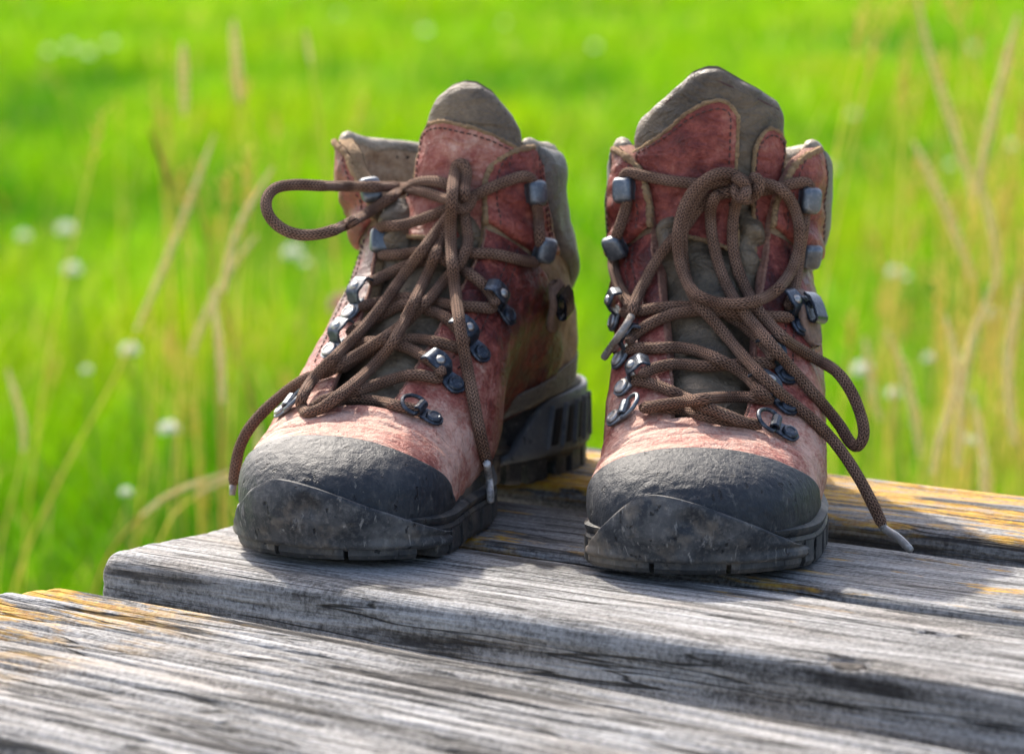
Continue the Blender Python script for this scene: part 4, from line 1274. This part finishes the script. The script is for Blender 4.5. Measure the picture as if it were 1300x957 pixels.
# ------------------------------------------------------------------ meadow
def ground_mat():
    n = NT('meadow_ground')
    a = n.noise(0.55, 4, 0.6); b = n.noise(6, 5, 0.65)
    t = n.math('ADD', n.math('MULTIPLY', a, 0.6), n.math('MULTIPLY', b, 0.4))
    col = n.ramp(t, [(0.3, (0.025, 0.085, 0.004)), (0.5, (0.07, 0.22, 0.008)), (0.7, (0.13, 0.33, 0.010))])
    X = n.xyz(n.oc())
    bounce_mask = n.math('ADD', X[1], n.math('MULTIPLY', n.noise(1.6, 4, 0.6), 1.0))
    bounce_mask = n.rng(bounce_mask, 0.9, 1.5, 1, 0, True)
    bounce_soil = n.ramp(n.noise(25, 6, 0.7), [(0.3, (0.30, 0.275, 0.24)), (0.7, (0.50, 0.47, 0.42))])  # unseen pale soil, added on the camera side to bounce neutral fill light
    col = n.mix(bounce_mask, col, bounce_soil)
    return n.fin(col, 0.95, n.bump(b, 0.05, 0.8))

def blade_mat(name, root_c, tip_c, dry):
    n = NT(name)
    at = n.node('ShaderNodeAttribute', attribute_name='tint')
    r_, g_, b_ = n.xyz(at.outputs['Vector'])
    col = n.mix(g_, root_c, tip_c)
    col = n.mix(n.rng(r_, 0.5, 1.0, 0.0, 1.0), col, n.mix(1.0, col, (1.3, 0.92, 0.7), 'MULTIPLY'))
    col = n.mix(n.rng(r_, 0.45, 0.05, 0.0, 1.0), col, n.mix(1.0, col, (0.30, 0.52, 0.7), 'MULTIPLY'))
    col = n.mix(n.rng(b_, 0.94, 0.98, 0, 1), col, dry)
    tr = n.node('ShaderNodeBsdfTranslucent'); n.set(tr.inputs[0], col)
    n.fin(col, 0.6, Specular_IOR_Level=0.12)
    mx = n.node('ShaderNodeMixShader'); mx.inputs[0].default_value = 0.5
    n.t.links.new(n.b.outputs[0], mx.inputs[1]); n.t.links.new(tr.outputs[0], mx.inputs[2])
    n.t.links.new(mx.outputs[0], n.t.nodes['Material Output'].inputs[0])
    return n.m

gv = []
gf = []
rr = np.r_[0.0, np.geomspace(1.0, 900, 40)]
na_ = 64
for i_, r_ in enumerate(rr):
    for j in range(na_):
        a_ = 2 * math.pi * j / na_
        gv.append((r_ * math.cos(a_), r_ * math.sin(a_), 0.0))
gv = np.array(gv)
gv[:, 2] = GROUND + 0.05 * np.array([mnoise.noise((p[0] * .15, p[1] * .15, 3)) for p in gv]) * sstep(2, 6, np.hypot(gv[:, 0], gv[:, 1]))
gr = obj('ground', gv, grid_faces(len(rr), na_, closed_v=True), ground_mat())
gr['kind'] = 'structure'

def grass(name, N, d0, d1, hgt, wid, mat, label, cl=0.0):
    u = rng.random(N)
    d = d0 * (d1 / d0) ** u
    x = (rng.random(N) * 2 - 1) * (0.19 * d + 0.45)
    y = d - 1.5
    keep = (y > 1.15 + 0.3 * rng.random(N)) & ~((np.abs(x * BN[0] + y * BN[1] - .06) < .24) & (x * BD[0] + y * BD[1] > -.3))
    x, y, d = x[keep], y[keep], d[keep]; n = len(x)
    pn = np.array([mnoise.noise((a * .9, b * .45, 1.7)) for a, b in zip(x, y)]); pn2 = np.array([mnoise.noise((a * 2.7, b * 1.3, 7.7)) for a, b in zip(x, y)])
    h = hgt(d) * (0.55 + 0.75 * rng.random(n)) * (1 + 0.55 * pn)
    w_ = wid(d) * (0.7 + 0.6 * rng.random(n))
    ang = rng.random(n) * 2 * np.pi; lean = h * (0.15 + 0.55 * rng.random(n))
    face = rng.random(n) * np.pi
    zz = GROUND + 0.0
    S = 4
    V = np.zeros((n, 2 * S - 1, 3)); C = np.zeros((n, 2 * S - 1, 4), np.float32)
    tin = np.clip(0.50 + (0.75 * pn2 + 0.9 * pn) * np.clip(9 / d, .25, 1.1) + 0.25 * (rng.random(n) - .5), 0, 1); dry = rng.random(n)
    for s_ in range(S):
        t = s_ / (S - 1)
        cx = x + np.cos(ang) * lean * t * t; cy = y + np.sin(ang) * lean * t * t; cz = zz + h * t * (1 - .18 * t)
        hw_ = w_ * (1 - t) ** 0.6 * 0.5
        if s_ < S - 1:
            for q_, sg in ((0, -1), (1, 1)):
                V[:, 2 * s_ + q_, 0] = cx + sg * np.cos(face) * hw_; V[:, 2 * s_ + q_, 1] = cy + sg * np.sin(face) * hw_; V[:, 2 * s_ + q_, 2] = cz
                C[:, 2 * s_ + q_] = np.stack([tin, np.full(n, t), dry, np.ones(n)], 1)
        else:
            V[:, 2 * s_] = np.stack([cx, cy, cz], 1); C[:, 2 * s_] = np.stack([tin, np.full(n, t), dry, np.ones(n)], 1)
    nv = 2 * S - 1
    base = (np.arange(n) * nv)[:, None]
    tri = []
    for s_ in range(S - 2):
        tri += [(2 * s_, 2 * s_ + 1, 2 * s_ + 3), (2 * s_, 2 * s_ + 3, 2 * s_ + 2)]
    tri += [(2 * (S - 2), 2 * (S - 2) + 1, 2 * (S - 1))]
    F = (base[:, :, None] + np.array(tri)[None]).reshape(-1, 3) if False else (base[:, None, :] + np.array(tri)[None]).reshape(-1, 3)
    me = bpy.data.meshes.new(name)
    me.vertices.add(n * nv); me.vertices.foreach_set('co', V.ravel())
    nf = len(F)
    me.loops.add(nf * 3); me.loops.foreach_set('vertex_index', F.ravel().astype(np.int32))
    me.polygons.add(nf); me.polygons.foreach_set('loop_start', np.arange(0, nf * 3, 3, dtype=np.int32))
    try: me.polygons.foreach_set('loop_total', np.full(nf, 3, np.int32))
    except Exception: pass
    ca = me.color_attributes.new('tint', 'FLOAT_COLOR', 'POINT'); ca.data.foreach_set('color', C.ravel())
    me.update(); me.validate()
    o = link(name, me, mat)
    tag(o, label, 'grass', kind='stuff')
    return o

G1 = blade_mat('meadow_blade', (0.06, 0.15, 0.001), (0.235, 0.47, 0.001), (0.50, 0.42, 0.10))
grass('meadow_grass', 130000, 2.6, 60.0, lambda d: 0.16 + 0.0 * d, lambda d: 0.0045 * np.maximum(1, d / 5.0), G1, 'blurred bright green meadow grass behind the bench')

# flowers and stalks -----------------------------------------------------------
def flower_mesh(nm, r, mat_p, mat_c):
    mb = MB()
    for k in range(26):
        z = 1 - 1.5 * (k + .5) / 26; ph = k * 2.39996
        q = math.sqrt(max(0, 1 - z * z))
        c = np.array([q * math.cos(ph), q * math.sin(ph), z]) * r * .8
        dr = c / np.linalg.norm(c)
        v, f, _ = tube(np.array([c * .3, c, c + dr * r * .45]), [r * .10, r * .2, r * .05], 5)
        mb.add(v, f)
    return mb
pet = NT('white_petal'); M['petal'] = pet.fin(pet.ramp(pet.noise(80), [(.3, (.80, .80, .70)), (.7, (.92, .92, .86))]), 0.7)
pk_ = NT('pink_petal'); M['pinkpetal'] = pk_.fin(pk_.ramp(pk_.noise(80), [(.3, (.55, .2, .34)), (.7, (.75, .42, .55))]), 0.7)
stn = NT('green_stem'); M['stem'] = stn.fin(stn.ramp(stn.noise(30), [(.3, (.08, .16, .02)), (.7, (.16, .28, .03))]), 0.6)
dryn = NT('dry_straw'); M['straw'] = dryn.fin(dryn.ramp(dryn.noise(40, 4), [(.3, (.55, .44, .09)), (.7, (.78, .68, .25))]), 0.7)
hdn = NT('seed_husk'); M['husk'] = hdn.fin(hdn.ramp(hdn.noise(160, 4), [(.3, (.74, .60, .30)), (.7, (.92, .84, .58))]), 0.75)
brn = NT('brown_straw'); M['brown'] = brn.fin(brn.ramp(brn.noise(40, 4), [(.3, (.34, .20, .06)), (.7, (.58, .40, .14))]), 0.7)

def add_trans(m, fac):
    nt = m.node_tree; b = nt.nodes['Principled BSDF']; tr = nt.nodes.new('ShaderNodeBsdfTranslucent'); mx = nt.nodes.new('ShaderNodeMixShader')
    nt.links.new(b.inputs['Base Color'].links[0].from_socket, tr.inputs[0]); mx.inputs[0].default_value = fac
    nt.links.new(b.outputs[0], mx.inputs[1]); nt.links.new(tr.outputs[0], mx.inputs[2]); nt.links.new(mx.outputs[0], nt.nodes['Material Output'].inputs[0])
for k_ in ('petal', 'pinkpetal', 'straw', 'husk', 'brown'): add_trans(M[k_], 0.6)
fl_mesh = {}
def flower(px, py, d, r, label, grp, mp='petal', name='clover_flower'):
    top = at_d(px, py, d)
    if top[2] < GROUND + .05: top[2] = GROUND + .05
    root = empty(name, (top[0], top[1], GROUND))
    tag(root, label, 'flower', grp)
    key = mp
    if key not in fl_mesh:
        mb = flower_mesh('f', 1.0, None, None)
        fl_mesh[key] = mesh_data('flower_head', np.vstack(mb.v), mb.f)
    o = link('flower_head', fl_mesh[key], M[mp], root); o.location = (0, 0, top[2] - GROUND); o.scale = (r, r, r * .85)
    hh = top[2] - GROUND
    p = catmull(np.array([(.02 * hh, .01, 0), (.03 * hh, 0, hh * .5), (0, 0, hh)]), 5)
    v, f, _ = tube(p, .0016, 5)
    obj('stem', v, f, M['stem'], root)
FL = [(62, 66), (88, 60), (112, 68), (140, 56), (92, 343), (84, 292), (372, 322), (388, 334), (1207, 210), (1085, 146), (1238, 62), (1136, 346), (1150, 352), (952, 128), (1055, 215),
      (540, 40), (640, 30), (430, 18), (1135, 500), (1230, 560), (1095, 470), (215, 545), (165, 445), (160, 625), (1285, 185), (1260, 400), (1180, 455), (110, 470), (30, 300), (755, 60)]
for px, py in FL:
    dd_ = min(26, max(3.0, FPX * (0.76 - .24) / max(40, (py + 125))))
    flower(px, py, dd_, (.007 + .0007 * dd_) * rng.uniform(.5, 1.3), 'small white clover flower out of focus in the green meadow', 'white flowers in the meadow')
flower(437, 388, 4.6, .018, 'single pink flower out of focus beside the left boot', None, 'pinkpetal', 'pink_flower')

def stalk(pts, d, ms, mh, head, label, grp, r0=.0016, hl=None, hw=.006):
    """pts: seen course of the stem from low to top, head: fraction of the course that carries seeds"""
    W_ = np.array([at_d(px, py, d + dd_) for px, py, dd_ in [(p[0], p[1], p[2] if len(p) > 2 else 0) for p in pts]])
    base = W_[0].copy(); dr = W_[0] - W_[1]; k = (base[2] - GROUND) / max(.05, -dr[2]) if dr[2] < 0 else 0
    foot = np.array([base[0] + dr[0] * min(k, 1.0) * .6, base[1] + dr[1] * min(k, 1) * .6, GROUND])
    C = catmull(np.vstack([foot, W_]), 10)
    root = empty('grass_stalk', foot)
    tag(root, label, 'grass stalk', grp)
    C = C - foot
    v, f, _ = tube(C, np.linspace(r0, r0 * .5, len(C)) * .36, 6)
    obj('stem', v, f, ms, root)
    if head > 0:
        S_ = resample(C, .002); n = len(S_); i0 = int(n * (1 - head))
        mb = MB()
        for i in range(i0, n, 1):
            t = (i - i0) / max(1, n - i0); w_ = .62 * hw * (math.sin(math.pi * min(1, .12 + .88 * t)) ** .6 + .1)
            for q_ in range(2):
                a_ = i * 2.4 + q_ * math.pi
                dv = np.array([math.cos(a_), math.sin(a_), .9]); dv /= np.linalg.norm(dv)
                c = S_[i]
                vv, ff, _ = tube(np.array([c, c + dv * w_ * .6, c + dv * w_ * 1.25]), [.0006, .0016, .0003], 4)
                mb.add(vv, ff)
        mb.build('seed_head', mh, root)
T1 = 'tall dry grass stalk out of focus in the meadow'
ST = [
 ([(20, 740), (80, 600), (150, 470), (225, 300), (272, 172)], 2.9, 'straw', 'husk', .30, 'long pale bent grass stalk leaning right at the far left', .0032, .006),
 ([(250, 420), (238, 250), (232, 55)], 3.4, 'straw', 'husk', .12, 'upright grass stalk with a pale fluffy head left of the boots', .0016, .009),
 ([(322, 420), (310, 200), (296, 28)], 3.4, 'straw', 'husk', .13, 'upright grass stalk with the tallest pale head left of the boots', .0016, .010),
 ([(432, 420), (412, 200), (388, 40)], 3.2, 'straw', 'husk', .05, 'thin yellow stalk rising just left of the boot tongue', .0026, .004),
 ([(275, 470), (262, 300), (245, 235)], 2.8, 'brown', 'brown', .0, None, .003, .006),
 ([(330, 560), (285, 380), (300, 300), (345, 215)], 2.8, 'brown', 'husk', .2, None, .0022, .006),
 ([(235, 480), (290, 350), (325, 300)], 3.0, 'straw', 'husk', .25, None, .0022, .007),
 ([(280, 640), (282, 480), (270, 370)], 2.7, 'brown', 'husk', .2, None, .0026, .006),
 ([(340, 640), (310, 450), (250, 330), (190, 165)], 3.0, 'brown', 'brown', .1, None, .0016, .005),
 ([(215, 660), (320, 590), (330, 540)], 2.6, 'straw', 'husk', .2, None, .0028, .005),
 ([(130, 720), (200, 640), (290, 600)], 2.6, 'brown', 'husk', .2, None, .0028, .005),
 ([(0, 700), (30, 560), (10, 470)], 2.9, 'straw', 'husk', .2, None, .0022, .006),
 ([(1270, 470), (1235, 250), (1180, 70), (1165, 0)], 3.2, 'straw', 'husk', .3, 'drooping pale grass stalk at the top right corner', .0026, .008),
 ([(1205, 470), (1250, 200), (1292, 20)], 3.0, 'straw', 'husk', .25, 'thick pale stalk leaning right at the right edge', .0036, .008),
 ([(1290, 560), (1225, 330), (1160, 180)], 3.1, 'straw', 'husk', .25, 'straw coloured stalk leaning left towards the right boot', .0028, .009),
 ([(1250, 520), (1265, 330), (1240, 215)], 3.0, 'brown', 'husk', .2, None, .0022, .007),
 ([(1215, 600), (1230, 450), (1262, 360)], 2.8, 'straw', 'husk', .35, None, .0022, .008),
 ([(1170, 600), (1150, 480), (1125, 420)], 3.0, 'straw', 'husk', .3, None, .0022, .008),
 ([(1130, 580), (1110, 510), (1098, 430)], 3.0, 'straw', 'husk', .2, None, .0022, .006),
 ([(1290, 600), (1280, 470), (1296, 360)], 2.8, 'straw', 'husk', .3, None, .0026, .008),
 ([(1185, 600), (1215, 480), (1200, 400)], 2.7, 'straw', 'husk', .3, None, .0020, .007),
 ([(1250, 600), (1245, 560), (1235, 500)], 2.7, 'straw', 'husk', .4, None, .0020, .008)]
LABS = iter(['short brown stalk leaning left of the lace loop', 'bent brown stalk under the lace loop of the left boot', 'straw stalk with pale head low beside the lace loop', 'brown upright stalk behind the left boot toe', 'long thin brown stalk crossing behind the lace loop', 'low arching straw stalk behind the left boot toe', 'low brown stalk nearest the bench end', 'straw stalk at the very left edge of the meadow', 'brown stalk standing between the pale stalks at the right', 'straw stalk with long head low at the right edge', 'straw stalk leaning left beside the right boot ankle', 'short straw stalk closest to the right boot', 'straw stalk at the lower right edge of the picture', 'thin straw stalk right of the right boot loop', 'shortest straw stalk just above the lichen plank'])
for pts, d, ms, mh, hd, lab, r0, hw in ST:
    stalk(pts, d, M[ms], M[mh], hd, lab or next(LABS), 'dry grass stalks in the meadow', r0, None, hw)

# a loose haze of dry stems that reads as one mass
def dry_stems():
    mb = MB()
    spots = []
    for _ in range(85): spots.append((1075 + 240 * rng.random() ** .7, rng.uniform(-40, 560), rng.uniform(2.9, 5.2)))
    for _ in range(40): spots.append((rng.normal(290, 95), rng.uniform(60, 620), rng.uniform(2.9, 5.2)))
    for _ in range(45): spots.append((rng.uniform(-20, 1320), rng.uniform(-60, 520), rng.uniform(5, 11)))
    for px, py, d in spots:
        t = at_d(px, py, d)
        if t[2] < GROUND + .12: continue
        h = t[2] - GROUND; lx, ly = rng.normal(0, .16) * h, rng.normal(0, .1) * h
        p = catmull(np.array([(t[0] - lx, t[1] - ly, GROUND), (t[0] - lx * .62, t[1] - ly * .6, GROUND + h * .55), t]), 5)
        v, f, _ = tube(p, np.linspace(.0011, .0006, len(p)), 4, cap=False); mb.add(v, f)
        e = p[-1] - p[-3]; e /= np.linalg.norm(e); L = rng.uniform(.03, .07)
        for q in range(12):
            c = t - e * L * (q / 12); a = q * 2.4
            dv = np.array([math.cos(a), math.sin(a), .8]) + e * .5; dv /= np.linalg.norm(dv); w_ = .004 + .003 * math.sin(math.pi * q / 12)
            v, f, _ = tube(np.array([c, c + dv * w_, c + dv * w_ * 2]), [.0005, .0014, .0003], 4, cap=False); mb.add(v, f)
    o = mb.build('dry_stems', M['straw']); tag(o, 'loose mass of straw gold stems with seed heads in the blurred meadow', 'dry grass', kind='stuff')
dry_stems()
